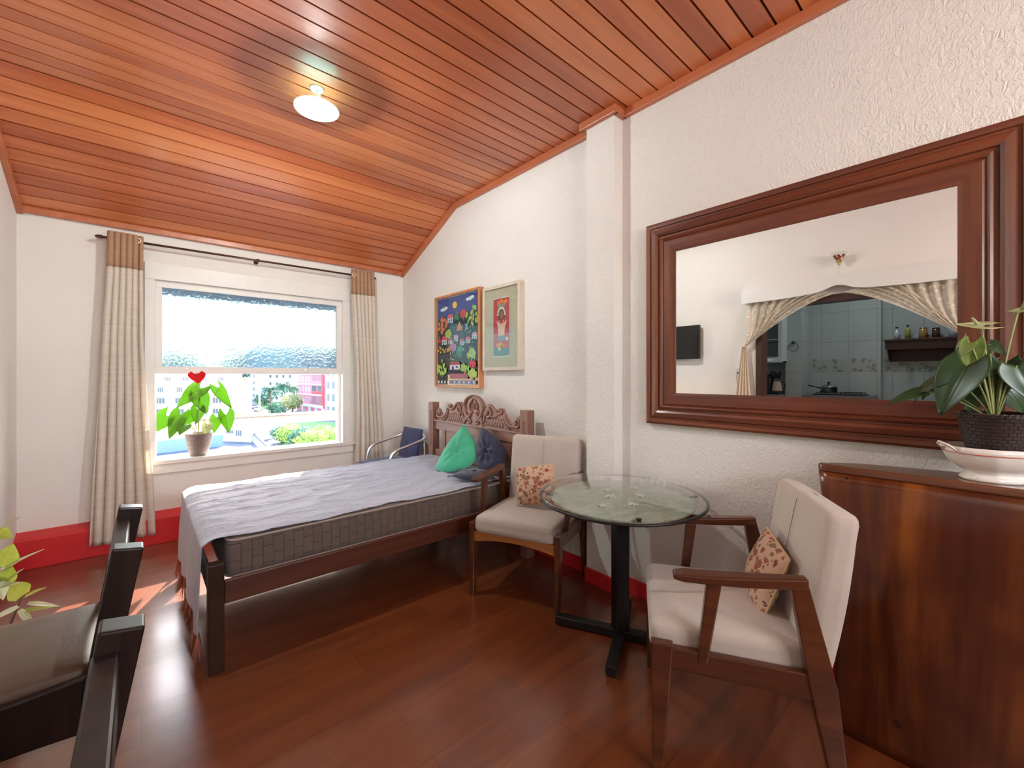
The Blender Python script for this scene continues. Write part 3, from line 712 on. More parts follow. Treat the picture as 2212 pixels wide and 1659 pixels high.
# ================================================================== armchairs
M_AW = wood('armchair_wood', (0.036, 0.008, 0.003), (0.080, 0.020, 0.005), (0.145, 0.044, 0.011), 'Y', 1.0, rough=0.30, coat=0.3, bmp=0.05, grain=18)
M_AWX = wood('armchair_wood_front', (0.20, 0.065, 0.018), (0.32, 0.115, 0.032), (0.42, 0.17, 0.055), 'X', 1.0, rough=0.30, coat=0.3, bmp=0.05, grain=18)
M_AFAB = fabric('armchair_suede', (0.50, 0.43, 0.375), 300, 0.06, 0.92, 0.12, 7, 0.3)
M_SEAM = plain('seam', (0.33, 0.28, 0.24), 0.9)
def armchair(label, F0, fdir, hgt=0.96):
    rz = math.atan2(fdir[1], fdir[0])-PI/2
    f = Vector((fdir[0], fdir[1])).normalized()
    root = thing('armchair', label, 'armchair', (F0[0]-0.28*f.x, F0[1]-0.28*f.y, 0), rz, 'suede armchairs at the glass table')
    mb = MB()
    def shp(P):
        return P
    mb.rbox((0, 0.025, 0.462), (0.535, 0.545, 0.108), 0.032, 8, crown=0.014); mb.build('seat', M_AFAB, root)
    # backrest: leaning slab with a vertical seam
    tilt = math.atan2(0.085, hgt-0.39)
    Mb = T(0, -0.215, 0.385) @ Rx(tilt); Hh = (hgt-0.385)/math.cos(tilt)
    mb = MB()
    def bk(P):
        P = P.copy(); k = (P.z+Hh/2)/Hh
        if P.y > 0: P.y += -0.002+0.012*(1-(P.x/0.26)**2)*math.sin(PI*k) - 0.010*math.exp(-(P.x/0.012)**2)*(1 if k > 0.35 else 0)
        if P.y < 0: P.y *= (0.55+0.45*math.sin(PI*min(1, k+0.15)*0.75))
        return P
    mb.rbox((0, -0.008, Hh/2), (0.53, 0.105, Hh), 0.032, 10, fn=bk, M=Mb); mb.build('backrest', M_AFAB, root)
    mb = MB(); mb.tube([Mb @ Vector((0, 0.0455+0.009*math.sin(PI*k), Hh*k)) for k in [0.40+0.055*i for i in range(11)]], 0.0016, 5); mb.build('seam', M_SEAM, root)
    for s in (-1, 1):
        mb = MB(); mb.bar((s*0.288, 0.256, 0.468), (s*0.285, 0.272, 0.0), 0.036, 0.074, 0.028, 0.038, up=(0, 1, 0)); mb.build('leg', M_AW, root, bevel=0.006, seg=3)
        mb = MB(); mb.bar((s*0.300, -0.157, 0.735), (s*0.293, -0.228, 0.40), 0.036, 0.050, 0.036, 0.080, up=(0, 1, 0)); mb.bar((s*0.293, -0.226, 0.415), (s*0.288, -0.29, 0.0), 0.036, 0.080, 0.028, 0.036, up=(0, 1, 0))
        mb.build('leg', M_AW, root, bevel=0.005, seg=3)
        mb = MB(); mb.bar((s*0.289, 0.285, 0.424), (s*0.289, -0.24, 0.400), 0.030, 0.072, 0.030, 0.084); mb.build('side_rail', M_AW, root, bevel=0.005, seg=3)
        mb = MB(); mb.bar((s*0.303, 0.092, 0.705), (s*0.291, 0.128, 0.42), 0.032, 0.046, 0.030, 0.034, up=(0, 1, 0)); mb.build('arm_support', M_AW, root, bevel=0.005, seg=3)
        mb = MB(); mb.rsweep([((s*0.306, 0.222, 0.716), 0.050, 0.018), ((s*0.306, 0.19, 0.717), 0.062, 0.026), ((s*0.306, 0.10, 0.719), 0.060, 0.030), ((s*0.306, 0.0, 0.724), 0.054, 0.034), ((s*0.303, -0.182, 0.738), 0.040, 0.036)]); mb.build('armrest', M_AW, root, bevel=0.007, seg=3)
    # arched front apron
    mb = MB(); n = 14; vs = []; fs = []
    for i in range(n+1):
        x = -0.272+0.544*i/n; zb = 0.345+0.030*(1-(x/0.272)**2)
        for yy in (0.258, 0.282): vs += [(x, yy, zb), (x, yy, 0.412)]
    for i in range(n):
        a = i*4; b_ = a+4; fs += [(a, a+1, b_+1, b_), (a+2, b_+2, b_+3, a+3), (a, b_, b_+2, a+2), (a+1, a+3, b_+3, b_+1)]
    mb.add(vs, fs); mb.build('front_apron', M_AWX, root, bevel=0.003)
    mb = MB(); mb.box(-0.275, 0.275, -0.235, -0.212, 0.345, 0.405); mb.build('rear_rail', M_AW, root, bevel=0.003)
    return root
A1 = armchair('beige suede armchair with wooden frame beside the bed, holding a floral cushion', (1.712, 1.948), (-0.918, -0.397), 0.96)
A2 = armchair('beige suede armchair with wooden frame in front of the wooden counter', (1.612, 0.952), (-0.54, 0.842), 0.955)
def floral():
    m, nt, b = new_mat('floral_print')
    v = coords(nt)
    def blobs(scale, thr, seed):
        vo = nt.nodes.new('ShaderNodeTexVoronoi'); vo.inputs['Scale'].default_value = scale; vo.inputs['Randomness'].default_value = 1.0
        mp = nt.nodes.new('ShaderNodeMapping'); mp.inputs['Location'].default_value = (seed, seed*0.7, seed*1.3); nt.links.new(v, mp.inputs[0])
        nz = nt.nodes.new('ShaderNodeTexNoise'); nz.inputs['Scale'].default_value = 60; nt.links.new(mp.outputs[0], nz.inputs[0])
        ad = nt.nodes.new('ShaderNodeVectorMath'); ad.operation = 'MULTIPLY_ADD'; nt.links.new(nz.outputs['Color'], ad.inputs[0]); ad.inputs[1].default_value = (0.02, 0.02, 0.02); nt.links.new(mp.outputs[0], ad.inputs[2])
        nt.links.new(ad.outputs[0], vo.inputs['Vector'])
        c = nt.nodes.new('ShaderNodeMath'); c.operation = 'LESS_THAN'; nt.links.new(vo.outputs['Distance'], c.inputs[0]); c.inputs[1].default_value = thr
        return c.outputs[0]
    base = (0.55, 0.36, 0.25)
    c = mixc(nt, blobs(22, 0.36, 1.0), base, (0.30, 0.10, 0.06)); c = mixc(nt, blobs(19, 0.28, 4.0), c, (0.22, 0.16, 0.08)); c = mixc(nt, blobs(26, 0.25, 7.5), c, (0.42, 0.12, 0.10)); c = mixc(nt, blobs(38, 0.22, 9.5), c, (0.14, 0.05, 0.04))
    nt.links.new(c, b.inputs['Base Color']); b.inputs['Roughness'].default_value = 0.9; return m
M_FLOR = floral(); M_CORD = plain('gold_cord', (0.55, 0.42, 0.25), 0.8)
fA = Vector((-0.903, -0.43)); 
cushion('cushion', 'small floral cushion on the armchair beside the bed', M_FLOR, (0.27, 0.25), 0.095, (1.985, 2.03, 0.672), face(-0.93, -0.36, 0.34, -0.18), 0, 5, M_CORD)
cushion('cushion', 'small floral cushion slumped on the armchair in front of the counter', M_FLOR, (0.25, 0.26), 0.095, (1.845, 0.60, 0.635), face(-0.60, 0.80, 0.30, 0.14), 0, 6, M_CORD)

# ================================================================== glass table
M_BLK = plain('black_metal', (0.012, 0.010, 0.010), 0.4, 0.3)
tx, ty = 1.935, 1.330
tb = thing('glass_table', 'round glass-topped table on a black cross-foot pedestal between the armchairs', 'table', (tx, ty, 0))
def glass_mat(name, col=(0.96, 1, 0.98), rough=0.0, tint=0.97):
    m, nt, b = new_mat(name); nt.nodes.remove(b); out = nt.nodes['Material Output']
    t = nt.nodes.new('ShaderNodeBsdfTransparent'); t.inputs[0].default_value = (col[0]*tint, col[1]*tint, col[2]*tint, 1)
    g = nt.nodes.new('ShaderNodeBsdfGlossy'); g.inputs['Roughness'].default_value = rough; g.inputs[0].default_value = (1, 1, 1, 1)
    fr = nt.nodes.new('ShaderNodeFresnel'); fr.inputs[0].default_value = 1.5
    ge = nt.nodes.new('ShaderNodeNewGeometry'); iv = node(nt, 'ShaderNodeMath', operation='SUBTRACT'); iv.inputs[0].default_value = 1.0; nt.links.new(ge.outputs['Backfacing'], iv.inputs[1])
    ml = node(nt, 'ShaderNodeMath', operation='MULTIPLY'); nt.links.new(fr.outputs[0], ml.inputs[0]); nt.links.new(iv.outputs[0], ml.inputs[1])
    mx = nt.nodes.new('ShaderNodeMixShader'); nt.links.new(ml.outputs[0], mx.inputs[0]); nt.links.new(t.outputs[0], mx.inputs[1]); nt.links.new(g.outputs[0], mx.inputs[2])
    nt.links.new(mx.outputs[0], out.inputs[0]); return m
M_GLASS = glass_mat('clear_glass')
Mt = T(-0.014, -0.014, 0.767) @ Rz(-math.radians(55.6))       # slightly oval: long axis away from the viewer's side
mb = MB(); mb.lathe([(0, 0.006), (0.36, 0.006), (0.432, 0.006), (0.437, 0.010), (0.437, 0.014), (0.432, 0.018), (0, 0.018)], 72, M=Mt, sx=0.975, sy=1.075); mb.build('glass_top', M_GLASS, tb)
mb = MB(); mb.lathe([(0.425, -0.004), (0.4375, -0.004), (0.4375, 0.0055), (0.425, 0.0055), (0.425, -0.004)], 72, M=Mt, sx=0.975, sy=1.075, cap=False); mb.build('rim', M_BLK, tb)
def relief_mat():
    m, nt, b = new_mat('relief_plaster_disc'); v = coords(nt)
    f = noise_t(nt, v, 14, 6, 0.6, 0.6); nt.links.new(ramp(nt, f, [(0.25, (0.25, 0.26, 0.21)), (0.5, (0.37, 0.38, 0.32)), (0.75, (0.54, 0.53, 0.46))]), b.inputs['Base Color'])
    b.inputs['Roughness'].default_value = 0.7; bump(nt, f, 0.8, 0.012, b); return m
M_REL = relief_mat()
mb = MB(); vs = [(0, 0, 0)]; fs = []; NR, NA = 26, 64
for i in range(1, NR+1):
    for k in range(NA):
        r = 0.365*i/NR; a = 2*PI*k/NA; x, y = r*math.cos(a), r*math.sin(a)
        z = 0.010*max(0, noise.noise(Vector((x*11, y*11, 2))))*(1-(i/NR)**4)
        vs.append((x, y, z-0.010))
vs[0] = (0, 0, -0.008)
for k in range(NA): fs.append((0, 1+k, 1+(k+1) % NA))
for i in range(NR-1):
    for k in range(NA): a = 1+i*NA+k; b_ = 1+i*NA+(k+1) % NA; fs.append((a, a+NA, b_+NA, b_))
mb.add(vs, fs, 0, True); mb.lathe([(0.365, -0.024), (0.37, -0.018), (0.37, -0.010), (0.365, -0.009)], 64, cap=False)
mb.lathe([(0, -0.024), (0.365, -0.024)], 64, cap=False)
mb.v = [tuple(Mt @ Vector(p)) for p in mb.v]; mb.build('relief_disc', M_REL, tb)
M_SHELL = plain('relief_ivory', (0.62, 0.60, 0.50), 0.6)
rs = random.Random(4)
for (a, r, s_) in ((0.3, 0.10, 1.0), (2.2, 0.12, 0.9), (3.6, 0.06, 1.2), (5.1, 0.15, 0.9), (1.2, 0.20, 0.8), (4.3, 0.22, 0.7)):
    mb = MB(); c = Vector((r*math.cos(a), r*math.sin(a), -0.006))
    for k in range(5):
        b_ = a+k*2*PI/5; mb.tube([Mt @ c, Mt @ (c+Vector((0.016*s_*math.cos(b_), 0.016*s_*math.sin(b_), 0.006))), Mt @ (c+Vector((0.03*s_*math.cos(b_), 0.03*s_*math.sin(b_), 0.0)))], [0.006, 0.005, 0.002], 6)
    mb.build('relief_flower', M_SHELL, tb)
for k in range(4):
    a = k*PI/2+0.2; mb = MB(); mb.lathe([(0, 0.0), (0.012, 0.0), (0.012, 0.006), (0, 0.006)], 12, c=(0.39*math.cos(a), 0.39*math.sin(a), 0), M=Mt)
    mb.bar((0.36*math.cos(a), 0.36*math.sin(a), -0.004), (0.40*math.cos(a), 0.40*math.sin(a), -0.004), 0.014, 0.006, M=Mt); mb.build('glass_pad', M_BLK, tb)
Mc = Rz(math.radians(-27))
mb = MB(); mb.box(-0.036, 0.036, -0.036, 0.036, 0.05, 0.742, 0, Mc); mb.build('column', M_BLK, tb, bevel=0.005)
mb = MB(); mb.box(-0.345, 0.345, -0.028, 0.028, 0.004, 0.05, 0, Mc @ Rz(math.radians(53-90+27+63)))
for a in (0,):
    pass
mb.v = []; mb.f = []; mb.m = []; mb.sm = []
d1 = Vector((-0.157, 0.32, 0)).normalized(); d2 = Vector((-0.287, -0.148, 0)).normalized()
mb.bar(-d1*0.355, d1*0.355, 0.052, 0.045); mb.bar(-d2*0.33, -d2*0.027, 0.052, 0.045); mb.bar(d2*0.027, d2*0.33, 0.052, 0.045)
mb.v = [(x, y, z+0.028) for x, y, z in mb.v]; mb.build('cross_foot', M_BLK, tb, bevel=0.005)
mb = MB(); mb.bar(-d1*0.30, d1*0.30, 0.03, 0.008); mb.bar(-d2*0.28, d2*0.28, 0.03, 0.008); mb.v = [(x, y, z+0.738) for x, y, z in mb.v]; mb.build('top_bracket', M_BLK, tb)

# ================================================================== wooden counter by the mirror
def slab_mat(name, axis='Z'):
    m, nt, b = new_mat(name)
    v = coords(nt, (1, 1.0, 0.10) if axis == 'Z' else (1, 0.12, 1), loc=(2.1, 0.3, 0.4))
    f = noise_t(nt, v, 3.2, 3, 0.5, 2.2)
    f2 = noise_t(nt, coords(nt, (1, 1, 0.05) if axis == 'Z' else (1, 0.05, 1)), 26, 5, 0.6)
    vb = coords(nt, (1, 1.2, 1.0), loc=(0.4, 0.77, 0.2)); f3 = noise_t(nt, vb, 2.4, 2, 0.5, 0.6)
    c = ramp(nt, f, [(0.30, (0.024, 0.003, 0.001)), (0.46, (0.060, 0.009, 0.002)), (0.58, (0.13, 0.028, 0.004)), (0.76, (0.28, 0.085, 0.012))])
    c = mixc(nt, 0.30, c, ramp(nt, f2, [(0.35, (0.06, 0.010, 0.003)), (0.65, (0.20, 0.055, 0.010))]))
    c = mixc(nt, ramp(nt, f3, [(0.40, (0, 0, 0)), (0.62, (0.7, 0.7, 0.7))]), c, (0.040, 0.006, 0.002))
    vo = nt.nodes.new('ShaderNodeTexVoronoi'); vo.inputs['Scale'].default_value = 5.5; nt.links.new(coords(nt, (0.0, 1, 0.8), loc=(0, 0.35, 0.1)), vo.inputs['Vector'])
    k = nt.nodes.new('ShaderNodeMath'); k.operation = 'LESS_THAN'; k.inputs[1].default_value = 0.075; nt.links.new(vo.outputs['Distance'], k.inputs[0])
    c = mixc(nt, k.outputs[0], c, (0.035, 0.007, 0.003))
    nt.links.new(c, b.inputs['Base Color']); b.inputs['Roughness'].default_value = 0.24; b.inputs['Coat Weight'].default_value = 0.4; b.inputs['Coat Roughness'].default_value = 0.08
    return m
M_SLAB = slab_mat('varnished_slab', 'Z'); M_SLABT = wood('varnished_slab_top', (0.05, 0.012, 0.006), (0.10, 0.028, 0.012), (0.17, 0.055, 0.022), 'Y', 1.0, rough=0.22, coat=0.5, bmp=0.03)
bar_o = Vector((2.17, -0.15, 0))
bar_t = thing('wooden_counter', 'varnished solid wood counter with live edge standing under the mirror', 'counter', tuple(bar_o))
def loft_panel(ys, zs, edge, x0, x1):
    pass
# front slab: left edge sweeps in towards the floor
mb = MB(); NZ = 24; vs = []; fs = []
for i in range(NZ+1):
    z = 1.018*i/NZ; k = z/1.018
    yl = 0.418+0.010*k+0.050*k**3+0.006*math.sin(k*9)
    yr = -0.80
    xf = 2.070+0.006*math.sin(k*5)
    r = 0.022
    row = [(xf+0.060, yl-0.014), (xf+0.044, yl-0.002), (xf+0.022, yl), (xf+0.006, yl-0.010), (xf, yl-0.034), (xf, yr), (xf+0.060, yr)]
    for x, y in row: vs.append((x-bar_o.x, y-bar_o.y, z))
R_ = 7
for i in range(NZ):
    for j in range(R_): a = i*R_+j; b_ = i*R_+(j+1) % R_; fs.append((a, b_, b_+R_, a+R_))
fs.append(tuple(range(R_-1, -1, -1))); fs.append(tuple(NZ*R_+j for j in range(R_)))
mb.add(vs, fs, 0, True)
for k in (len(fs)-1, len(fs)-2): mb.sm[k] = False
mb.build('front_slab', M_SLAB, bar_t)
ol = [(2.064, 0.468), (2.080, 0.482), (2.105, 0.470), (2.15, 0.425), (2.19, 0.373), (2.235, 0.24), (2.27, 0.10), (2.29, -0.05), (2.30, -0.30), (2.30, -0.82), (2.062, -0.82), (2.060, -0.3), (2.060, 0.2), (2.060, 0.44)]
mb = MB(); n = len(ol); vs = [(x-bar_o.x, y-bar_o.y, 1.018) for x, y in ol]+[(x-bar_o.x, y-bar_o.y, 1.047) for x, y in ol]
mb.add(vs, [tuple(range(n)), tuple(range(2*n-1, n-1, -1))]+[(i, i+n, (i+1) % n+n, (i+1) % n) for i in range(n)])
mb.build('counter_top', M_SLABT, bar_t, bevel=0.008, seg=3)
mb = MB(); mb.box(2.12-bar_o.x, 2.28-bar_o.x, -0.78-bar_o.y, -0.70-bar_o.y, 0, 1.018); mb.build('rear_support', M_SLABT, bar_t, bevel=0.004)
mb = MB(); mb.box(2.12-bar_o.x, 2.20-bar_o.x, 0.10-bar_o.y, 0.16-bar_o.y, 0, 1.018); mb.build('rear_support', M_SLABT, bar_t, bevel=0.004)

# dish with pot and anthurium
M_CHINA = plain('white_china', (0.80, 0.76, 0.70), 0.15, coat=0.6)
M_CRED = plain('china_red_line', (0.55, 0.12, 0.09), 0.25)
M_BASK = None
def basket_mat(name, col, rows=90.0, cols=40.0):
    m, nt, b = new_mat(name)
    tc = nt.nodes.new('ShaderNodeTexCoord'); sp = nt.nodes.new('ShaderNodeSeparateXYZ'); nt.links.new(tc.outputs['Object'], sp.inputs[0])
    at = node(nt, 'ShaderNodeMath', operation='ARCTAN2'); nt.links.new(sp.outputs[1], at.inputs[0]); nt.links.new(sp.outputs[0], at.inputs[1])
    cb = nt.nodes.new('ShaderNodeCombineXYZ')
    a = node(nt, 'ShaderNodeMath', operation='MULTIPLY'); nt.links.new(at.outputs[0], a.inputs[0]); a.inputs[1].default_value = cols/6.2832
    z = node(nt, 'ShaderNodeMath', operation='MULTIPLY'); nt.links.new(sp.outputs[2], z.inputs[0]); z.inputs[1].default_value = rows
    nt.links.new(a.outputs[0], cb.inputs[0]); nt.links.new(z.outputs[0], cb.inputs[1])
    br = nt.nodes.new('ShaderNodeTexBrick'); nt.links.new(cb.outputs[0], br.inputs['Vector']); br.inputs['Scale'].default_value = 1; br.inputs['Brick Width'].default_value = 1.5; br.inputs['Row Height'].default_value = 1.0
    br.inputs['Mortar Size'].default_value = 0.13; br.inputs['Mortar Smooth'].default_value = 0.8
    br.inputs['Color1'].default_value = (*col, 1); br.inputs['Color2'].default_value = (*[c*0.85 for c in col], 1); br.inputs['Mortar'].default_value = (*[c*0.35 for c in col], 1)
    nt.links.new(br.outputs['Color'], b.inputs['Base Color']); b.inputs['Roughness'].default_value = 0.5
    inv = node(nt, 'ShaderNodeMath', operation='MULTIPLY'); inv.inputs[1].default_value = -1; nt.links.new(br.outputs['Fac'], inv.inputs[0]); bump(nt, inv.outputs[0], 0.9, 0.005, b)
    return m
M_BASK = basket_mat('woven_dark_plastic', (0.045, 0.028, 0.026)); M_BASK2 = basket_mat('woven_taupe_plastic', (0.30, 0.22, 0.19), 80, 34)
dx, dy = 2.182, 0.005
dish = thing('tureen', 'white footed china tureen with red line on the wooden counter', 'dish', (dx, dy, 1.047), math.radians(-50))
prof = [(0.0, 0.0), (0.082, 0.0), (0.086, 0.007), (0.076, 0.018), (0.070, 0.026), (0.092, 0.042), (0.116, 0.068), (0.128, 0.098), (0.130, 0.115), (0.125, 0.115), (0.121, 0.098), (0.108, 0.074), (0.08, 0.054), (0.0, 0.048)]
mb = MB(); mb.lathe(prof, 72, sx=1.06, sy=0.86, flute=0.010, nfl=12); mb.build('bowl', M_CHINA, dish)
mb = MB(); mb.tube([(1.004*1.06*0.1265*math.cos(t), 1.004*0.86*0.1265*math.sin(t), 0.094) for t in [2*PI*i/60 for i in range(60)]], 0.0017, 6, closed=True); mb.build('red_line', M_CRED, dish)
for s in (-1, 1):
    mb = MB(); pts = [(s*0.131, -0.026, 0.100), (s*0.152, -0.022, 0.118), (s*0.164, 0, 0.128), (s*0.152, 0.022, 0.118), (s*0.131, 0.026, 0.100)]; mb.tube(pts, 0.0055, 8, flat=0.7); mb.build('handle', M_CHINA, dish)
# leaves
M_LEAFD = None
def leaf_mat(name, c1, c2, tr=0.25, rough=0.35, trcol=None):
    m, nt, b = new_mat(name); v = coords(nt)
    f = noise_t(nt, v, 12, 3); c = ramp(nt, f, [(0.3, c1), (0.7, c2)])
    nt.links.new(c, b.inputs['Base Color']); b.inputs['Roughness'].default_value = rough
    t = nt.nodes.new('ShaderNodeBsdfTranslucent'); t.inputs[0].default_value = (*(trcol or c2), 1)
    mx = nt.nodes.new('ShaderNodeMixShader'); mx.inputs[0].default_value = tr
    nt.links.new(b.outputs[0], mx.inputs[1]); nt.links.new(t.outputs[0], mx.inputs[2]); nt.links.new(mx.outputs[0], nt.nodes['Material Output'].inputs[0])
    return m
M_LEAFD = leaf_mat('anthurium_leaf_dark', (0.018, 0.055, 0.016), (0.035, 0.09, 0.028), 0.15, 0.32)
M_LEAFL = leaf_mat('anthurium_leaf_light', (0.07, 0.20, 0.015), (0.14, 0.30, 0.03), 0.45, 0.4, (0.24, 0.46, 0.015))
M_SPATHE = leaf_mat('spathe_pale_green', (0.48, 0.56, 0.25), (0.62, 0.66, 0.36), 0.3, 0.4)
M_SPRED = plain('spathe_red', (0.72, 0.01, 0.02), 0.22, coat=0.5)
M_LEAFP = leaf_mat('young_leaf_pale', (0.22, 0.34, 0.06), (0.42, 0.52, 0.18), 0.3, 0.4, (0.4, 0.55, 0.1))
M_STEM = plain('stem_green', (0.16, 0.22, 0.06), 0.5); M_STEML = plain('stem_olive', (0.28, 0.30, 0.10), 0.5)
def leaf_mesh(base, direc, normal, L, W, cup=0.15, droop=0.25, heart=0.28, n=10, m=14, curl=0.0):
    """heart-shaped blade: base at the petiole, grows along direc, upper face towards normal"""
    d = Vector(direc).normalized(); nn = Vector(normal); nn = (nn-d*nn.dot(d)).normalized(); s = d.cross(nn)
    mb = MB(); vs = []; fs = []
    for i in range(m+1):
        t = i/m
        # outline: heart lobes reach behind the petiole
        wdt = W/2*(math.sin(PI*min(1, t**0.62))**0.85)*(1-0.15*t)
        if t > 0.97: wdt *= 0.3
        for j in range(-n, n+1):
            u = j/n
            back = heart*L*(abs(u)**1.5)*(1-t)**1.2
            y = t*L-back*0.9
            x = u*wdt
            if t < 0.02: x = u*W*0.30
            z = -droop*L*t*t+cup*W*(u*u)*0.5*(1-t*0.5)-0.02*L*math.exp(-(u/0.12)**2)+curl*abs(u)*W*math.sin(t*6)*0.1
            vs.append(Vector(base)+d*y+s*x+nn*z)
    k = 2*n+1
    for i in range(m):
        for j in range(2*n): fs.append((i*k+j, i*k+j+1, (i+1)*k+j+1, (i+1)*k+j))
    mb.add(vs, fs, 0, True); return mb
def qcurve(a, b_, sag=0.0, n=10, side=(0, 0, 0)):
    a = Vector(a); b_ = Vector(b_); m = (a+b_)/2+Vector((0, 0, sag))+Vector(side)
    return [a*(1-t)**2+m*2*t*(1-t)+b_*t*t for t in [i/n for i in range(n+1)]]
def anthurium(label, loc, potfn, stems, zpot, cat='potted plant'):
    root = thing('potted_anthurium', label, cat, loc)
    potfn(root)
    for (kind, base, direc, normal, L, W, kw) in stems:
        base = Vector(base); d = Vector(direc).normalized()
        st = qcurve((base.x*0.08, base.y*0.08, zpot), base, 0.02, side=(-0.15*base.x, -0.15*base.y, 0))
        mb = MB(); mb.tube(st, 0.0028 if kind != 'spathe' else 0.003, 6); mb.build('stem', M_STEML if kind in ('light', 'spathe', 'red', 'pale') else M_STEM, root)
        M_ = {'dark': M_LEAFD, 'light': M_LEAFL, 'spathe': M_SPATHE, 'red': M_SPRED, 'pale': M_LEAFP}[kind]
        o = leaf_mesh(base, direc, normal, L, W, **kw).build('flower_spathe' if kind in ('spathe', 'red') else 'leaf', M_, root)
        sm = o.modifiers.new('solid', 'SOLIDIFY'); sm.thickness = 0.0008
        if kind in ('spathe', 'red'):
            nn = Vector(normal).normalized(); mb = MB(); a = base+nn*0.004+d*0.008
            mb.tube([a, a+(nn*0.8+d*0.3)*L*0.28, a+(nn*0.8+d*0.35)*L*0.52], [0.0055, 0.005, 0.003], 8); mb.build('spadix', plain('spadix', (0.35, 0.36, 0.18) if kind == 'spathe' else (0.7, 0.5, 0.2), 0.6), root)
    return root

# anthurium on the counter
def pot_low(root):
    mb = MB(); mb.lathe([(0, 0.002), (0.072, 0.002), (0.078, 0.03), (0.098, 0.085), (0.110, 0.155), (0.113, 0.158), (0.113, 0.170), (0.105, 0.172), (0.100, 0.155), (0, 0.150)], 56, sy=0.80)
    mb.v = [(x*0.96, y, z) for x, y, z in mb.v]
    mb.build('pot', M_BASK, root)
    mb = MB(); n = 90
    for ph in (0, PI):
        mb.tube([((0.107+0.004*math.cos(18*t+ph))*math.cos(t), (0.107+0.004*math.cos(18*t+ph))*0.80*math.sin(t), 0.166+0.004*math.sin(18*t+ph)) for t in [2*PI*i/n for i in range(n)]], 0.0035, 6, closed=True)
    mb.build('braided_rim', M_BASK, root)
S = []
def L_(kind, base, direc, normal, L, W, **kw): S.append((kind, base, direc, normal, L, W, kw))
L_('spathe', (0.000, 0.031, 0.469), (-0.1, 0.75, 0.05), (-0.35, 0.05, 0.9), 0.062, 0.10, cup=0.05, droop=-0.1, heart=0.9)
L_('spathe', (0.020, -0.052, 0.509), (0.0, -0.8, 0.25), (-0.3, 0, 0.9), 0.10, 0.075, cup=0.2, droop=0.1)
L_('pale', (0.000, 0.050, 0.406), (-0.15, 0.10, -0.9), (-0.9, 0.1, -0.1), 0.125, 0.07, cup=0.3, droop=0.15, heart=0.35)
L_('pale', (-0.010, 0.056, 0.412), (-0.2, 0.5, -0.6), (-0.6, 0.2, 0.6), 0.07, 0.06, cup=0.3, droop=0.4)
L_('dark', (0.020, 0.012, 0.406), (-0.2, -0.5, -0.35), (-0.6, 0, 0.6), 0.05, 0.05, cup=0.2, droop=0.4)
L_('dark', (-0.060, 0.064, 0.334), (-0.35, 0.42, -0.95), (-0.85, 0.35, 0.3), 0.185, 0.145, cup=0.15, droop=0.2, heart=0.35)
L_('dark', (-0.020, 0.105, 0.292), (-0.2, 0.95, -0.35), (-0.35, 0.2, 0.85), 0.12, 0.11, cup=0.15, droop=0.35)
L_('dark', (-0.030, 0.175, 0.240), (-0.2, 0.85, -0.28), (-0.55, 0.1, 0.75), 0.105, 0.062, cup=0.15, droop=0.25)
L_('dark', (0.030, 0.162, 0.256), (0.0, 0.7, -0.65), (-0.5, 0.3, 0.7), 0.07, 0.06, cup=0.2, droop=0.3)
L_('dark', (0.050, 0.004, 0.328), (-0.1, 0.85, -0.30), (-0.6, 0.1, 0.75), 0.12, 0.11, cup=0.15, droop=0.3)
L_('dark', (0.040, -0.019, 0.343), (-0.15, 0.15, -0.9), (-0.9, 0, 0.3), 0.14, 0.11, cup=0.12, droop=0.2)
L_('dark', (0.010, -0.050, 0.331), (-0.15, -0.35, -0.85), (-0.85, -0.2, 0.35), 0.13, 0.115, cup=0.15, droop=0.25)
L_('dark', (0.050, -0.075, 0.346), (0.05, -0.7, -0.4), (-0.5, 0, 0.7), 0.12, 0.10, cup=0.15, droop=0.3)
L_('dark', (0.040, 0.023, 0.237), (0.0, 0.5, -0.5), (-0.6, 0, 0.7), 0.09, 0.08, cup=0.15, droop=0.3)
L_('dark', (0.050, -0.024, 0.252), (0.05, -0.3, -0.4), (-0.6, 0, 0.7), 0.10, 0.09, cup=0.15, droop=0.3)
anthurium('anthurium with dark leaves and pale green flowers in a woven pot on the counter', (dx, dy, 1.1045), pot_low, S, 0.150)

# anthurium on the window sill
wx, wy, wz = 0.400, 4.80, 0.679
def pot_tall(root):
    mb = MB(); mb.lathe([(0, 0.001), (0.064, 0.001), (0.070, 0.02), (0.092, 0.11), (0.104, 0.190), (0.107, 0.193), (0.107, 0.202), (0.100, 0.204), (0.095, 0.185), (0, 0.182)], 48); mb.build('pot', M_BASK2, root)
S = []
L_('red', (-0.027, -0.140, 0.740), (0.05, -0.55, -0.65), (-0.05, -0.72, 0.62), 0.105, 0.135, cup=0.15, droop=0.1, heart=0.30)
L_('light', (0.010, 0.000, 0.613), (-0.75, -0.3, -0.65), (-0.3, -0.8, 0.4), 0.24, 0.17, cup=0.15, droop=0.15, heart=0.4)
L_('light', (0.003, 0.000, 0.536), (0.25, -0.2, -0.8), (0.1, -0.9, 0.1), 0.17, 0.16, cup=0.2, droop=0.1, heart=0.5)
L_('light', (-0.007, -0.020, 0.417), (-0.1, -0.3, -0.75), (0.1, -0.9, 0.2), 0.13, 0.12, cup=0.2, droop=0.2, heart=0.5)
L_('light', (-0.226, 0.020, 0.370), (-0.55, -0.1, -0.70), (0.1, -0.9, 0.2), 0.19, 0.15, cup=0.15, droop=0.15, heart=0.45)
L_('light', (-0.134, -0.030, 0.383), (-0.35, -0.3, -0.75), (-0.2, -0.85, 0.3), 0.22, 0.15, cup=0.15, droop=0.25, heart=0.4)
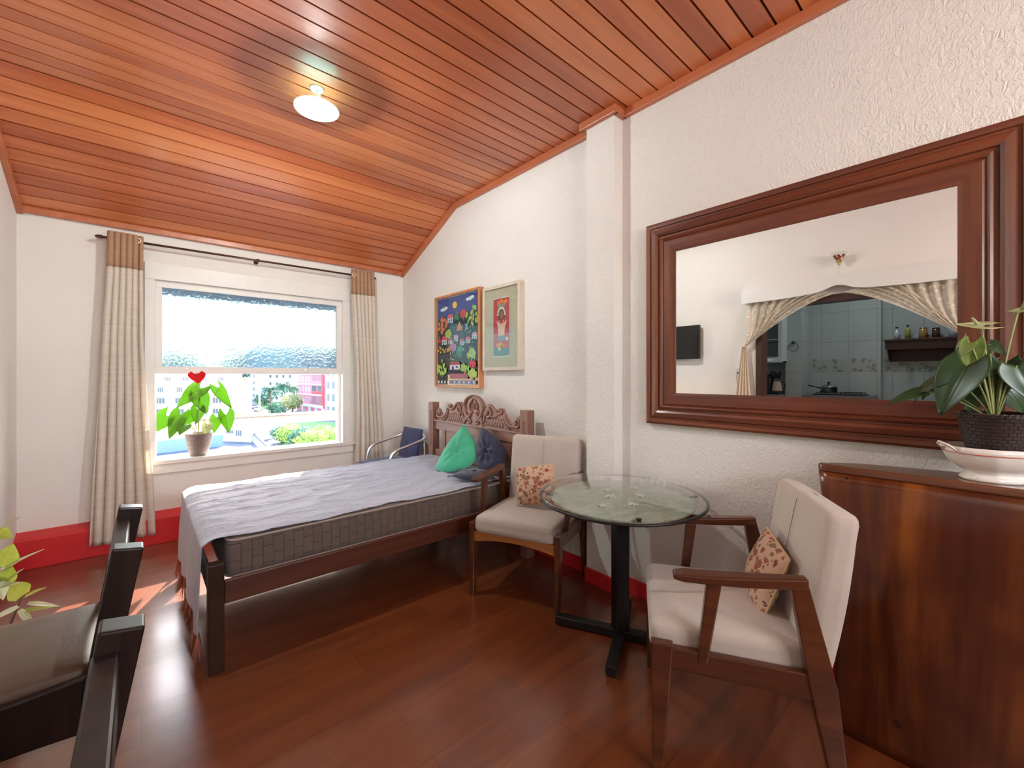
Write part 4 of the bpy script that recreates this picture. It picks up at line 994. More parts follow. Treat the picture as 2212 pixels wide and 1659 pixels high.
L_('light', (-0.051, 0.030, 0.366), (-0.65, -0.1, -0.5), (0.2, -0.85, 0.3), 0.17, 0.12, cup=0.15, droop=0.3)
L_('light', (0.154, 0.020, 0.613), (0.35, -0.2, -0.75), (-0.5, -0.7, 0.1), 0.22, 0.12, cup=0.6, droop=0.1, heart=0.4)
L_('light', (0.209, 0.000, 0.357), (0.1, -0.2, -0.8), (0.1, -0.9, 0.2), 0.17, 0.14, cup=0.2, droop=0.15, heart=0.5)
L_('light', (0.140, 0.040, 0.336), (-0.15, -0.2, -0.8), (-0.3, -0.8, 0.2), 0.15, 0.11, cup=0.3, droop=0.15)
L_('spathe', (0.065, -0.030, 0.277), (-0.15, -0.2, -0.7), (-0.2, -0.9, 0.1), 0.11, 0.09, cup=0.3, droop=0.15)  # sunlit leaf; its whitish light is painted with the pale spathe colour
L_('light', (-0.099, -0.060, 0.285), (-0.3, -0.6, -0.3), (0, -0.5, 0.8), 0.12, 0.10, cup=0.2, droop=0.3)
anthurium('bright green anthurium with red flower in a taupe pot on the window sill', (wx, wy, wz), pot_tall, S, 0.182)

# variegated plant at the left edge
M_VAR = leaf_mat('variegated_leaf', (0.10, 0.16, 0.03), (0.55, 0.58, 0.16), 0.35, 0.4, (0.6, 0.7, 0.1))
M_VARP = leaf_mat('variegated_leaf_pale', (0.45, 0.50, 0.38), (0.70, 0.72, 0.52), 0.35, 0.4, (0.7, 0.75, 0.4))
vp = thing('potted_rubber_plant', 'small plant with round yellow-green variegated leaves beside the left wall', 'potted plant', (-0.50, 2.74, 0))
mb = MB(); mb.lathe([(0, 0.0), (0.085, 0.0), (0.090, 0.02), (0.115, 0.20), (0.12, 0.20), (0.12, 0.225), (0.105, 0.225), (0.10, 0.19), (0, 0.19)], 40); mb.build('pot', plain('terracotta', (0.35, 0.13, 0.07), 0.7, var=0.1), vp)
M_TWIG = plain('twig', (0.10, 0.06, 0.04), 0.7)
stems = [([Vector((0.022, 0.000, 0.128)), Vector((0.094, 0.020, 0.379)), Vector((0.114, 0.040, 0.443))]), ([Vector((0.013, -0.020, 0.294)), Vector((0.025, -0.020, 0.572)), Vector((0.050, -0.020, 0.756))])]
for st in stems:
    mb = MB(); mb.tube([Vector((0.0, 0.0, 0.18))]+st, [0.006, 0.005, 0.004, 0.003], 8); mb.build('stem', M_TWIG, vp)
rs = random.Random(9)
for (b_, e_, L, W, pale) in (((0.114, 0.040, 0.447), (0.091, 0.020, 0.514), 0.1, 0.085, 0),
        ((0.120, 0.040, 0.441), (0.163, 0.020, 0.466), 0.095, 0.04, 0),
        ((0.133, 0.020, 0.418), (0.210, -0.000, 0.395), 0.13, 0.03, 1),
        ((0.108, 0.010, 0.417), (0.073, -0.010, 0.411), 0.11, 0.035, 1),
        ((0.107, 0.000, 0.398), (0.176, -0.020, 0.401), 0.14, 0.03, 0),
        ((0.115, -0.020, 0.411), (0.163, -0.040, 0.333), 0.12, 0.035, 1),
        ((0.062, -0.020, 0.609), (0.092, -0.040, 0.680), 0.12, 0.09, 0),
        ((0.062, -0.020, 0.595), (0.144, -0.040, 0.646), 0.17, 0.03, 1),
        ((0.068, -0.020, 0.536), (0.089, -0.040, 0.590), 0.1, 0.07, 0),
        ((0.072, -0.020, 0.535), (0.113, -0.040, 0.583), 0.1, 0.04, 1),
        ((0.056, -0.020, 0.582), (0.071, -0.040, 0.508), 0.13, 0.06, 1),
        ((0.052, -0.020, 0.755), (0.090, -0.040, 0.794), 0.11, 0.03, 0),
        ((0.045, -0.020, 0.761), (0.070, -0.040, 0.749), 0.09, 0.06, 0),
        ((0.050, -0.020, 0.527), (0.090, -0.040, 0.536), 0.1, 0.035, 1)):
    b_, e_ = Vector(b_), Vector(e_)
    o = leaf_mesh(b_, e_-b_, (0.3, -0.75, 0.5) if W > 0.05 else (0.1, -0.25, 0.95), L*0.85, W, cup=0.1, droop=0.1, heart=0.0, n=6, m=10).build('leaf', M_VARP if pale else M_VAR, vp)

# ================================================================== framed mirror
M_MF = wood('mirror_frame_wood_along', (0.060, 0.012, 0.005), (0.15, 0.036, 0.014), (0.26, 0.080, 0.034), 'Y', 1.0, rough=0.45, coat=0.1, bmp=0.5, grain=16)
M_MFV = wood('mirror_frame_wood_up', (0.075, 0.018, 0.008), (0.18, 0.054, 0.022), (0.32, 0.125, 0.060), 'Z', 1.0, rough=0.45, coat=0.1, bmp=0.5, grain=16)
def mirror_mat():
    m, nt, b = new_mat('mirror_silver'); b.inputs['Base Color'].default_value = (0.93, 0.93, 0.92, 1); b.inputs['Metallic'].default_value = 1; b.inputs['Roughness'].default_value = 0.0; return m
my0, my1, mz0, mz1 = -0.09, 1.425, 1.112, 2.322; iy0, iy1, iz0, iz1 = 0.099, 1.236, 1.301, 2.130
mc = Vector((XR, (my0+my1)/2, mz0))
mir = thing('framed_mirror', 'large rectangular mirror in a heavy ridged brown wood frame', 'mirror', tuple(mc))
mb = MB(); mb.box(-0.030, -0.024, iy0-0.01-mc.y, iy1+0.01-mc.y, iz0-0.01-mc.z, iz1+0.01-mc.z); mb.build('mirror_glass', mirror_mat(), mir)
prof = [(0.0, 0.0), (0.0, 0.036), (0.012, 0.044), (0.028, 0.042), (0.032, 0.034), (0.040, 0.034), (0.046, 0.046), (0.070, 0.052), (0.082, 0.046), (0.086, 0.036), (0.094, 0.036), (0.098, 0.046), (0.106, 0.050), (0.112, 0.046), (0.116, 0.040), (0.125, 0.046), (0.150, 0.044), (0.176, 0.040), (0.189, 0.036), (0.189, 0.022)]
corners_o = [(my0, mz0), (my1, mz0), (my1, mz1), (my0, mz1)]; corners_i = [(iy0, iz0), (iy1, iz0), (iy1, iz1), (iy0, iz1)]
for i in range(4):
    j = (i+1) % 4; mb = MB(); vs = []; fs = []; n = len(prof)
    for (o_, n_) in ((corners_o[i], corners_i[i]), (corners_o[j], corners_i[j])):
        for a, h in prof:
            k = a/0.189; vs.append((-h, o_[0]+(n_[0]-o_[0])*k-mc.y, o_[1]+(n_[1]-o_[1])*k-mc.z))
    for q in range(n-1): fs.append((q, q+1, n+q+1, n+q))
    fs += [tuple(range(n-1, -1, -1)), tuple(range(n, 2*n))]
    mb.add(vs, fs); mb.build('frame_board', [M_MF, M_MFV][i % 2], mir)

# ================================================================== pictures
def poly_pts(cx, cy, rx, ry, n=20, ph=0): return [(cx+rx*math.cos(2*PI*i/n+ph), cy+ry*math.sin(2*PI*i/n+ph)) for i in range(n)]
PC = {}
def pcol(c):
    k = tuple(c)
    if k not in PC: PC[k] = plain('paint_%d' % len(PC), c, 0.7)
    return PC[k]
class Art:
    def __init__(s, w, h): s.w = w; s.h = h; s.mb = MB(); s.mats = []; s.k = 0
    def poly(s, pts, col):
        m = pcol(col)
        if m not in s.mats: s.mats.append(m)
        s.k += 1; x = -0.00006*s.k
        # picture plane: u to the viewer's right (-Y), v up
        s.mb.add([(x, -(u-0.5)*s.w, v*s.h) for u, v in pts], [tuple(range(len(pts)))], s.mats.index(m))
    def rect(s, u0, v0, u1, v1, col): s.poly([(u0, v0), (u1, v0), (u1, v1), (u0, v1)], col)
    def ell(s, cx, cy, rx, ry, col, n=20): s.poly(poly_pts(cx, cy, rx, ry, n), col)
    def tree(s, cx, cy, rx, ry, col, trunk, seed, dark=(0.01, 0.012, 0.02)):
        rs = random.Random(seed)
        s.poly([(cx-0.015, cy-ry*1.25), (cx+0.015, cy-ry*1.25), (cx+0.01, cy), (cx-0.01, cy)], trunk)
        for i in range(28):
            a = rs.uniform(0, 2*PI); q = math.sqrt(rs.random()); x = cx+rx*q*math.cos(a); y = cy+ry*q*math.sin(a)
            s.poly(poly_pts(x, y, 0.019, 0.022, 8), tuple(c*rs.uniform(0.8, 1.1) for c in col))
    def house(s, x, y, w, h, wall, roof):
        s.rect(x, y, x+w, y+h*0.6, wall); s.poly([(x-w*0.1, y+h*0.55), (x+w*1.1, y+h*0.55), (x+w*0.85, y+h), (x+w*0.15, y+h)], roof); s.rect(x+w*0.2, y, x+w*0.4, y+h*0.4, (0.05, 0.06, 0.2)); s.rect(x+w*0.6, y+h*0.2, x+w*0.8, y+h*0.42, (0.05, 0.06, 0.2))
def picture(name, label, y0, y1, z0, z1, depth, fw, matf, art_rect, fn, mat_board=None):
    c = Vector((XR, (y0+y1)/2, z0)); root = thing(name, label, 'picture', tuple(c)); w = y1-y0; h = z1-z0
    for nm, b_ in (('frame_bar', (-depth, -0.001, -w/2, w/2, 0, fw)), ('frame_bar', (-depth, -0.001, -w/2, w/2, h-fw, h)), ('frame_bar', (-depth, -0.001, -w/2, -w/2+fw, fw, h-fw)), ('frame_bar', (-depth, -0.001, w/2-fw, w/2, fw, h-fw))):
        mb = MB(); mb.box(*b_); mb.build(nm, matf, root, bevel=0.002)
    if mat_board:
        mb = MB(); mb.box(-depth+0.016, -depth+0.022, -w/2+fw*0.9, w/2-fw*0.9, fw*0.9, h-fw*0.9); mb.build('mount', mat_board, root)
    aw, ah, av = art_rect; A = Art(aw, ah); fn(A)
    o = A.mb.build('artwork', A.mats, root); o.location = (-depth+(0.013 if mat_board else 0.018), 0, av)
    mb = MB(); mb.box(-depth+0.006, -depth+0.008, -w/2+fw*0.9, w/2-fw*0.9, fw*0.9, h-fw*0.9); mb.build('glass_cover', M_GLASS, root)
    mb = MB(); mb.box(-0.012, -0.001, -w/2+fw*0.8, w/2-fw*0.8, fw*0.8, h-fw*0.8); mb.build('backing', pcol((0.6, 0.55, 0.5)), root)
    return root
def village(A):
    rs = random.Random(21); A.rect(0, 0, 1, 1, (0.62, 0.60, 0.62)); A.rect(0.012, 0.008, 0.988, 0.992, (0.012, 0.014, 0.022)); A.rect(0.012, 0.74, 0.988, 0.992, (0.035, 0.065, 0.30))
    A.poly([(0.012, 0.74), (0.988, 0.74), (0.988, 0.79), (0.7, 0.80), (0.4, 0.77), (0.2, 0.79), (0.012, 0.76)], (0.02, 0.05, 0.06))
    for x, y in ((0.18, 0.87), (0.80, 0.93)):
        for dx_, dy_, r in ((0, 0, 0.05), (0.05, 0.01, 0.045), (-0.05, -0.003, 0.04)): A.ell(x+dx_, y+dy_, r, r*0.42, (0.75, 0.80, 0.85), 14)
    A.ell(0.45, 0.895, 0.055, 0.038, (0.90, 0.55, 0.06))
    A.tree(0.14, 0.69, 0.12, 0.085, (0.85, 0.22, 0.08), (0.25, 0.12, 0.06), 1); A.tree(0.86, 0.74, 0.14, 0.10, (0.40, 0.62, 0.12), (0.2, 0.12, 0.06), 2)
    A.house(0.28, 0.70, 0.14, 0.10, (0.65, 0.65, 0.7), (0.75, 0.08, 0.14)); A.poly([(0.44, 0.72), (0.56, 0.72), (0.53, 0.80), (0.50, 0.83), (0.47, 0.80)], (0.03, 0.22, 0.10)); A.ell(0.66, 0.78, 0.07, 0.045, (0.70, 0.03, 0.05)); A.rect(0.65, 0.70, 0.67, 0.75, (0.3, 0.15, 0.1))
    A.poly([(0.50, 0.60), (0.64, 0.60), (0.57, 0.71)], (0.80, 0.25, 0.08)); A.poly([(0.70, 0.60), (0.78, 0.60), (0.74, 0.68)], (0.15, 0.35, 0.3))
    for i in range(5): A.house(0.30+0.14*i, 0.46+0.03*math.sin(i*2), 0.10, 0.07, (0.6, 0.62, 0.68), [(0.7, 0.08, 0.12), (0.8, 0.3, 0.4), (0.5, 0.1, 0.1)][i % 3])
    A.house(0.14, 0.46, 0.13, 0.10, (0.65, 0.65, 0.7), (0.75, 0.04, 0.10)); A.poly([(0.03, 0.49), (0.12, 0.49), (0.075, 0.58)], (0.65, 0.03, 0.10)); A.tree(0.30, 0.58, 0.07, 0.04, (0.45, 0.62, 0.08), (0.2, 0.12, 0.06), 5)
    for i in range(22): A.poly(poly_pts(0.05+0.30*rs.random(), 0.37+0.07*rs.random(), 0.016, 0.014, 6), (0.80, 0.42, 0.06))
    A.tree(0.42, 0.42, 0.08, 0.05, (0.45, 0.15, 0.35), (0.3, 0.2, 0.2), 7); A.tree(0.60, 0.37, 0.08, 0.05, (0.10, 0.30, 0.22), (0.3, 0.2, 0.2), 8); A.tree(0.86, 0.33, 0.09, 0.06, (0.40, 0.60, 0.25), (0.3, 0.2, 0.2), 9)
    for i in range(6): A.rect(0.06+0.055*i, 0.295, 0.095+0.055*i, 0.335, (0.20, 0.20, 0.28)); A.rect(0.066+0.055*i, 0.30, 0.089+0.055*i, 0.33, (0.02, 0.02, 0.03))
    for i in range(60): A.ell(0.36+0.6*rs.random(), 0.25+0.42*rs.random(), 0.010, 0.008, rs.choice([(0.5, 0.6, 0.65), (0.15, 0.35, 0.3), (0.6, 0.3, 0.35), (0.3, 0.5, 0.2)]), 7)
    A.tree(0.17, 0.19, 0.13, 0.085, (0.42, 0.62, 0.12), (0.3, 0.2, 0.15), 10); A.tree(0.72, 0.18, 0.09, 0.045, (0.35, 0.55, 0.15), (0.5, 0.2, 0.1), 11); A.tree(0.90, 0.12, 0.09, 0.05, (0.42, 0.60, 0.15), (0.5, 0.2, 0.1), 12)
    A.house(0.38, 0.17, 0.24, 0.09, (0.68, 0.68, 0.72), (0.35, 0.10, 0.09)); A.house(0.84, 0.19, 0.13, 0.07, (0.6, 0.1, 0.12), (0.55, 0.08, 0.1))
    A.rect(0.38, 0.07, 0.80, 0.125, (0.38, 0.16, 0.20)); A.rect(0.38, 0.012, 0.98, 0.05, (0.25, 0.26, 0.42))
    for i in range(10): A.ell(0.44+0.055*i, 0.03, 0.017, 0.016, (0.65, 0.65, 0.7) if i % 2 else (0.15, 0.2, 0.3), 10)
    for i in range(4): A.ell(0.10+0.08*i, 0.03, 0.02, 0.018, (0.75, 0.75, 0.75), 10)
def dancer(A):
    A.rect(0, 0, 1, 1, (0.70, 0.66, 0.60)); A.rect(0.02, 0.02, 0.98, 0.985, (0.52, 0.025, 0.045)); A.rect(0.02, 0.02, 0.98, 0.16, (0.18, 0.30, 0.34)); A.rect(0.02, 0.16, 0.98, 0.40, (0.55, 0.16, 0.22))
    sk = (0.26, 0.10, 0.055)
    A.poly([(0.22, 0.62), (0.42, 0.55), (0.60, 0.55), (0.84, 0.62), (0.72, 0.48), (0.68, 0.34), (0.34, 0.34), (0.32, 0.48)], (0.80, 0.50, 0.36))
    A.ell(0.52, 0.73, 0.21, 0.115, (0.015, 0.012, 0.012)); A.ell(0.52, 0.70, 0.12, 0.075, sk)
    A.poly([(0.34, 0.83), (0.70, 0.83), (0.82, 0.90), (0.24, 0.90)], (0.30, 0.24, 0.20))
    for x, y in ((0.35, 0.92), (0.52, 0.94), (0.70, 0.92), (0.80, 0.93)): A.ell(x, y, 0.085, 0.035, (0.85, 0.22, 0.04))
    for a in range(8):
        t = PI*a/7; x = 0.52+0.20*math.cos(t); y = 0.72+0.105*math.sin(t)
        for q in range(5): A.ell(x+0.035*math.cos(q*1.257), y+0.016*math.sin(q*1.257), 0.022, 0.010, (0.85, 0.82, 0.75), 8)
    for a in range(9): t = PI+PI*a/8; A.ell(0.52+0.15*math.cos(t), 0.61+0.06*math.sin(t), 0.02, 0.010, (0.85, 0.75, 0.6), 8)
    A.poly([(0.30, 0.27), (0.74, 0.27), (0.70, 0.36), (0.34, 0.36)], (0.25, 0.35, 0.40))
    for x, y, c in ((0.32, 0.20, (0.85, 0.45, 0.12)), (0.48, 0.22, (0.85, 0.60, 0.15)), (0.42, 0.14, (0.85, 0.7, 0.5)), (0.66, 0.20, (0.75, 0.25, 0.12)), (0.80, 0.17, (0.7, 0.2, 0.2)), (0.86, 0.30, (0.8, 0.75, 0.7))): 
        for q in range(5): A.ell(x+0.05*math.cos(q*1.257), y+0.022*math.sin(q*1.257), 0.035, 0.016, c, 8)
M_PF = wood('pine_frame', (0.40, 0.15, 0.05), (0.56, 0.23, 0.09), (0.66, 0.31, 0.14), 'Z', 1.0, rough=0.4, coat=0.2, bmp=0.05)
M_WF = plain('whitewashed_frame', (0.66, 0.57, 0.48), 0.5, var=0.08, vscale=14)
M_MOUNT = plain('linen_mount', (0.55, 0.47, 0.37), 0.9, var=0.10, vscale=60, bmp=0.2, bscale=200)
picture('framed_painting', 'colourful naive village painting in a deep orange pine frame above the bed', 3.115, 3.90, 1.29, 2.222, 0.055, 0.022, M_PF, (0.735, 0.885, 0.024), village)
picture('framed_print', 'tall narrow print of a flower-crowned figure on red, in a pale wide-mounted frame', 2.572, 3.075, 1.450, 2.192, 0.050, 0.028, M_WF, (0.225, 0.515, 0.115), dancer, M_MOUNT)

# ================================================================== ceiling lamp
lamp = thing('ceiling_lamp', 'white round glass dish lamp, switched on, under the wooden ceiling', 'lamp', (0.795, 2.685, ZC))
M_LW = plain('lamp_white', (0.8, 0.82, 0.8), 0.3)
mb = MB(); mb.lathe([(0, -0.012), (0.035, -0.012), (0.04, 0.0), (0, 0.0)], 24); mb.build('canopy', M_LW, lamp)
mb = MB(); mb.tube([(0, 0, -0.01), (0, 0, -0.10)], 0.006, 10); mb.tube([(0.012, -0.02, -0.01), (0.012, -0.02, -0.07)], 0.004, 8); mb.build('stem', M_LW, lamp)
def lampglass():
    m, nt, b = new_mat('lamp_dish_glass'); b.inputs['Base Color'].default_value = (0.62, 0.82, 0.78, 1); b.inputs['Roughness'].default_value = 0.15
    b.inputs['Transmission Weight'].default_value = 0.0
    t = nt.nodes.new('ShaderNodeBsdfTranslucent'); t.inputs[0].default_value = (0.65, 0.88, 0.84, 1)
    mx = nt.nodes.new('ShaderNodeMixShader'); mx.inputs[0].default_value = 0.5; nt.links.new(b.outputs[0], mx.inputs[1]); nt.links.new(t.outputs[0], mx.inputs[2]); nt.links.new(mx.outputs[0], nt.nodes['Material Output'].inputs[0]); return m
mb = MB(); mb.lathe([(0.008, -0.100), (0.05, -0.100), (0.095, -0.108), (0.122, -0.124), (0.125, -0.124), (0.125, -0.128), (0.121, -0.128), (0.094, -0.112), (0.05, -0.104), (0.008, -0.104)], 48); mb.build('glass_dish', lampglass(), lamp)
mb = MB(); mb.tube([(0, 0, -0.10), (0, 0, -0.135)], 0.016, 14); mb.build('socket', M_LW, lamp)
M_BULB = plain('bulb_glow', (1, 1, 1), 0.5, emit=(0.93, 1.0, 0.98), estr=300)
mb = MB(); mb.sphere((0, 0, -0.150), 0.045, 20, 14, sc=(1, 1, 0.75)); mb.build('bulb', M_BULB, lamp)

# ================================================================== dark dining chairs (lower left)
M_DK = wood('dark_chair_wood', (0.006, 0.0026, 0.002), (0.013, 0.005, 0.004), (0.028, 0.012, 0.008), 'Z', 1.0, rough=0.42, coat=0.12, bmp=0.08, grain=16, spec=0.3)
def leather():
    m, nt, b = new_mat('worn_brown_leather'); v = coords(nt); f = noise_t(nt, v, 4, 4)
    nt.links.new(ramp(nt, f, [(0.3, (0.070, 0.038, 0.022)), (0.7, (0.12, 0.07, 0.042))]), b.inputs['Base Color']); b.inputs['Roughness'].default_value = 0.45
    bump(nt, noise_t(nt, v, 90, 5, 0.6, 0.8), 0.35, 0.003, b); return m
M_LEA = leather()
def dining_chair(label, yc):
    """faces -X; posts at y = yc -/+ 0.28"""
    root = thing('dining_chair', label, 'chair', (-0.30, yc, 0), 0, 'dark dining chairs by the left wall')
    for s in (-1, 1):
        mb = MB(); y = s*0.28
        # rear post: leg, lean, block at the top
        mb.bar((0.203, y, 0.0), (0.199, y, 0.44), 0.055, 0.050, 0.064, 0.066, up=(1, 0, 0)); mb.bar((0.198, y, 0.42), (0.270, y, 0.850), 0.064, 0.066, 0.070, 0.078, up=(1, 0, 0))
        mb.build('rear_post', M_DK, root, bevel=0.006, seg=3)
        mb = MB(); mb.bar((-0.27, y, 0.0), (-0.27, y, 0.43), 0.042, 0.042, 0.052, 0.052, up=(1, 0, 0)); mb.build('front_leg', M_DK, root, bevel=0.004)
        mb = MB(); n = 12; vs = []; fs = []
        for i in range(n+1):
            x = -0.25+0.44*i/n; zt_ = 0.455+0.018*(i/n)**2; zb = 0.30+0.012*math.sin(PI*i/n)
            for yy in (y*1.0-0.014, y*1.0+0.014): vs += [(x, yy, zb), (x, yy, zt_)]
        for i in range(n): a = i*4; b_ = a+4; fs += [(a, a+1, b_+1, b_), (a+2, b_+2, b_+3, a+3), (a, b_, b_+2, a+2), (a+1, a+3, b_+3, b_+1)]
        mb.add(vs, fs); mb.build('side_rail', M_DK, root, bevel=0.004)
    mb = MB(); mb.bar((0.243, -0.255, 0.760), (0.243, 0.255, 0.760), 0.046, 0.095); mb.build('crest_rail', M_DK, root, bevel=0.006)
    mb = MB(); mb.bar((0.220, -0.255, 0.60), (0.220, 0.255, 0.60), 0.028, 0.06); mb.build('middle_rail', M_DK, root, bevel=0.004)
    mb = MB(); mb.bar((-0.262, -0.255, 0.385), (-0.262, 0.255, 0.385), 0.028, 0.10); mb.build('front_rail', M_DK, root, bevel=0.004)
    mb = MB(); mb.rbox((-0.045, 0, 0.455), (0.47, 0.52, 0.075), 0.032, 8, crown=0.022); mb.build('seat', M_LEA, root)
    return root
D1 = dining_chair('dark wooden dining chair with brown leather seat, its seat in view', 2.14)
D2 = dining_chair('dark wooden dining chair nearest the camera, only its rear post and crest in view', 1.006)

# ================================================================== aluminium armchair behind the bed
M_ALU = plain('polished_aluminium', (0.92, 0.91, 0.90), 0.28, 1.0)
al = thing('aluminium_chair', 'tubular aluminium armchair with navy seat pads in the corner behind the bed', 'chair', (2.04, 4.20, 0))
def sm(pts, n=6):
    pts = [Vector(p) for p in pts]; out = []
    for i in range(len(pts)-1):
        p0 = pts[max(i-1, 0)]; p1 = pts[i]; p2 = pts[i+1]; p3 = pts[min(i+2, len(pts)-1)]
        for k in range(n):
            t = k/n; out.append(0.5*((2*p1)+(-p0+p2)*t+(2*p0-5*p1+4*p2-p3)*t*t+(-p0+3*p1-3*p2+p3)*t**3))
    return out+[pts[-1]]
for s in (-1, 1):
    mb = MB(); mb.tube(sm([(-0.24, s*0.27, 0), (-0.215, s*0.27, 0.40), (-0.19, s*0.27, 0.58), (-0.13, s*0.27, 0.655), (0.02, s*0.27, 0.695), (0.17, s*0.25, 0.735), (0.245, s*0.16, 0.76), (0.262, 0, 0.765)]), 0.0125, 10); mb.build('arm_tube', M_ALU, al)
    mb = MB(); mb.tube(sm([(0.262, s*0.10, 0.763), (0.235, s*0.185, 0.60), (0.21, s*0.20, 0.43), (0.24, s*0.235, 0.0)]), 0.0115, 10); mb.build('rear_leg', M_ALU, al)
mb = MB(); mb.tube(sm([(-0.21, -0.26, 0.43), (-0.21, 0.26, 0.43)]), 0.011, 10); mb.tube([(-0.20, -0.20, 0.43), (0.21, -0.20, 0.43)], 0.010, 8); mb.tube([(-0.20, 0.20, 0.43), (0.21, 0.20, 0.43)], 0.010, 8); mb.build('seat_frame', M_ALU, al)
for k in range(7):
    x = -0.17+0.06*k; mb = MB(); mb.box(x-0.022, x+0.022, -0.20, 0.20, 0.438, 0.442); mb.build('slat', M_ALU, al)
M_NAVP = fabric('navy_pad', (0.018, 0.018, 0.08), 200, 0.15, 0.85, 0.1, 6, 0.3)
cushion('seat_pad', 'navy pad lying on the aluminium chair seat', M_NAVP, (0.52, 0.50), 0.075, (1.985, 4.22, 0.492), Rz(0.05) @ Rx(PI/2), 0.3, 8, None, None)
cushion('seat_pad', 'navy pad leaning against the back of the aluminium chair', M_NAVP, (0.40, 0.36), 0.07, (2.20, 4.19, 0.660), face(-1, -0.05, 0.22, 0), 0.4, 9, None, None)

# ================================================================== things on the opposite wall, seen in the mirror
tv = thing('television', 'flat black television on a bracket on the left wall, seen in the mirror', 'television', (XL, 2.72, 1.62))
mb = MB(); mb.box(0.05, 0.085, -0.25, 0.50, 0.0, 0.43); mb.build('case', plain('tv_case', (0.012, 0.012, 0.013), 0.35), tv, bevel=0.004)
mb = MB(); mb.box(0.085, 0.0865, -0.24, 0.49, 0.012, 0.42); mb.build('screen', plain('tv_screen', (0.012, 0.013, 0.015), 0.08), tv)
mb = MB(); mb.box(0.0, 0.012, 0.05, 0.20, 0.14, 0.30); mb.box(0.012, 0.05, 0.10, 0.15, 0.19, 0.25); mb.build('bracket', M_BLK, tv)
M_SW = plain('switch_white', (0.75, 0.74, 0.72), 0.35)
sk = thing('wall_socket', 'white wall socket with a grey plug and cord beside the lace curtain', 'socket', (XL, 2.035, 1.44))
mb = MB(); mb.box(0, 0.009, -0.037, 0.037, -0.06, 0.06); mb.build('plate', M_SW, sk, bevel=0.003)
mb = MB(); mb.box(0.009, 0.028, -0.012, 0.012, -0.012, 0.012); mb.build('plug', plain('plug_grey', (0.08, 0.08, 0.08), 0.5), sk, bevel=0.003)
mb = MB(); mb.tube(sm([(0.028, 0, 0), (0.04, 0.005, -0.02), (0.02, 0.01, -0.12), (0.012, -0.02, -0.28), (0.01, -0.035, -0.45)]), 0.0028, 6); mb.build('cord', plain('cord_grey', (0.12, 0.12, 0.12), 0.5), sk)
# pelmet with a shaped lower edge
M_PEL = plain('pelmet_white', (0.80, 0.79, 0.75), 0.45)
pel = thing('pelmet', 'white wooden pelmet with a wavy lower edge above the kitchen opening', 'pelmet', (XL, 1.055, 2.20))
mb = MB(); n = 60; vs = []; fs = []; Wp = 0.905
for i in range(n+1):
    y = -Wp+2*Wp*i/n; a = abs(y)/Wp
    zb = 0.055+0.055*math.exp(-(a/0.13)**2)+0.008*math.cos(a*5.2)-0.02*a**3
    for x in (0.10, 0.118): vs += [(x, y, zb), (x, y, 0.205)]
for i in range(n): a = i*4; b_ = a+4; fs += [(a, a+1, b_+1, b_), (a+2, b_+2, b_+3, a+3), (a, b_, b_+2, a+2), (a+1, a+3, b_+3, b_+1)]
fs += [(0, 2, 3, 1), (n*4, n*4+1, n*4+3, n*4+2)]
mb.add(vs, fs); mb.build('fascia', M_PEL, pel)
mb = MB(); mb.box(0, 0.12, -Wp, Wp, 0.200, 0.215); mb.build('top_board', M_PEL, pel, bevel=0.002)
for s in (-1, 1): mb = MB(); mb.box(0, 0.10, s*Wp-0.009, s*Wp+0.009, 0.06, 0.20); mb.build('end_board', M_PEL, pel)
# lace curtains tied back to both sides
def lace():
    m, nt, b = new_mat('cream_lace'); b.inputs['Base Color'].default_value = (0.80, 0.70, 0.56, 1); b.inputs['Roughness'].default_value = 0.9
    v = coords(nt); vo = nt.nodes.new('ShaderNodeTexVoronoi'); vo.inputs['Scale'].default_value = 22; nt.links.new(v, vo.inputs['Vector'])
    r = ramp(nt, vo.outputs['Distance'], [(0.25, (0.85, 0.85, 0.85)), (0.4, (0.60, 0.60, 0.60))])
    t = nt.nodes.new('ShaderNodeBsdfTransparent'); mx = nt.nodes.new('ShaderNodeMixShader'); nt.links.new(r, mx.inputs[0])
    nt.links.new(t.outputs[0], mx.inputs[1]); nt.links.new(b.outputs[0], mx.inputs[2]); nt.links.new(mx.outputs[0], nt.nodes['Material Output'].inputs[0]); return m
M_LACE = lace(); M_LACE2 = plain('cream_curtain_tail', (0.80, 0.66, 0.50), 0.9, var=0.08, vscale=30)
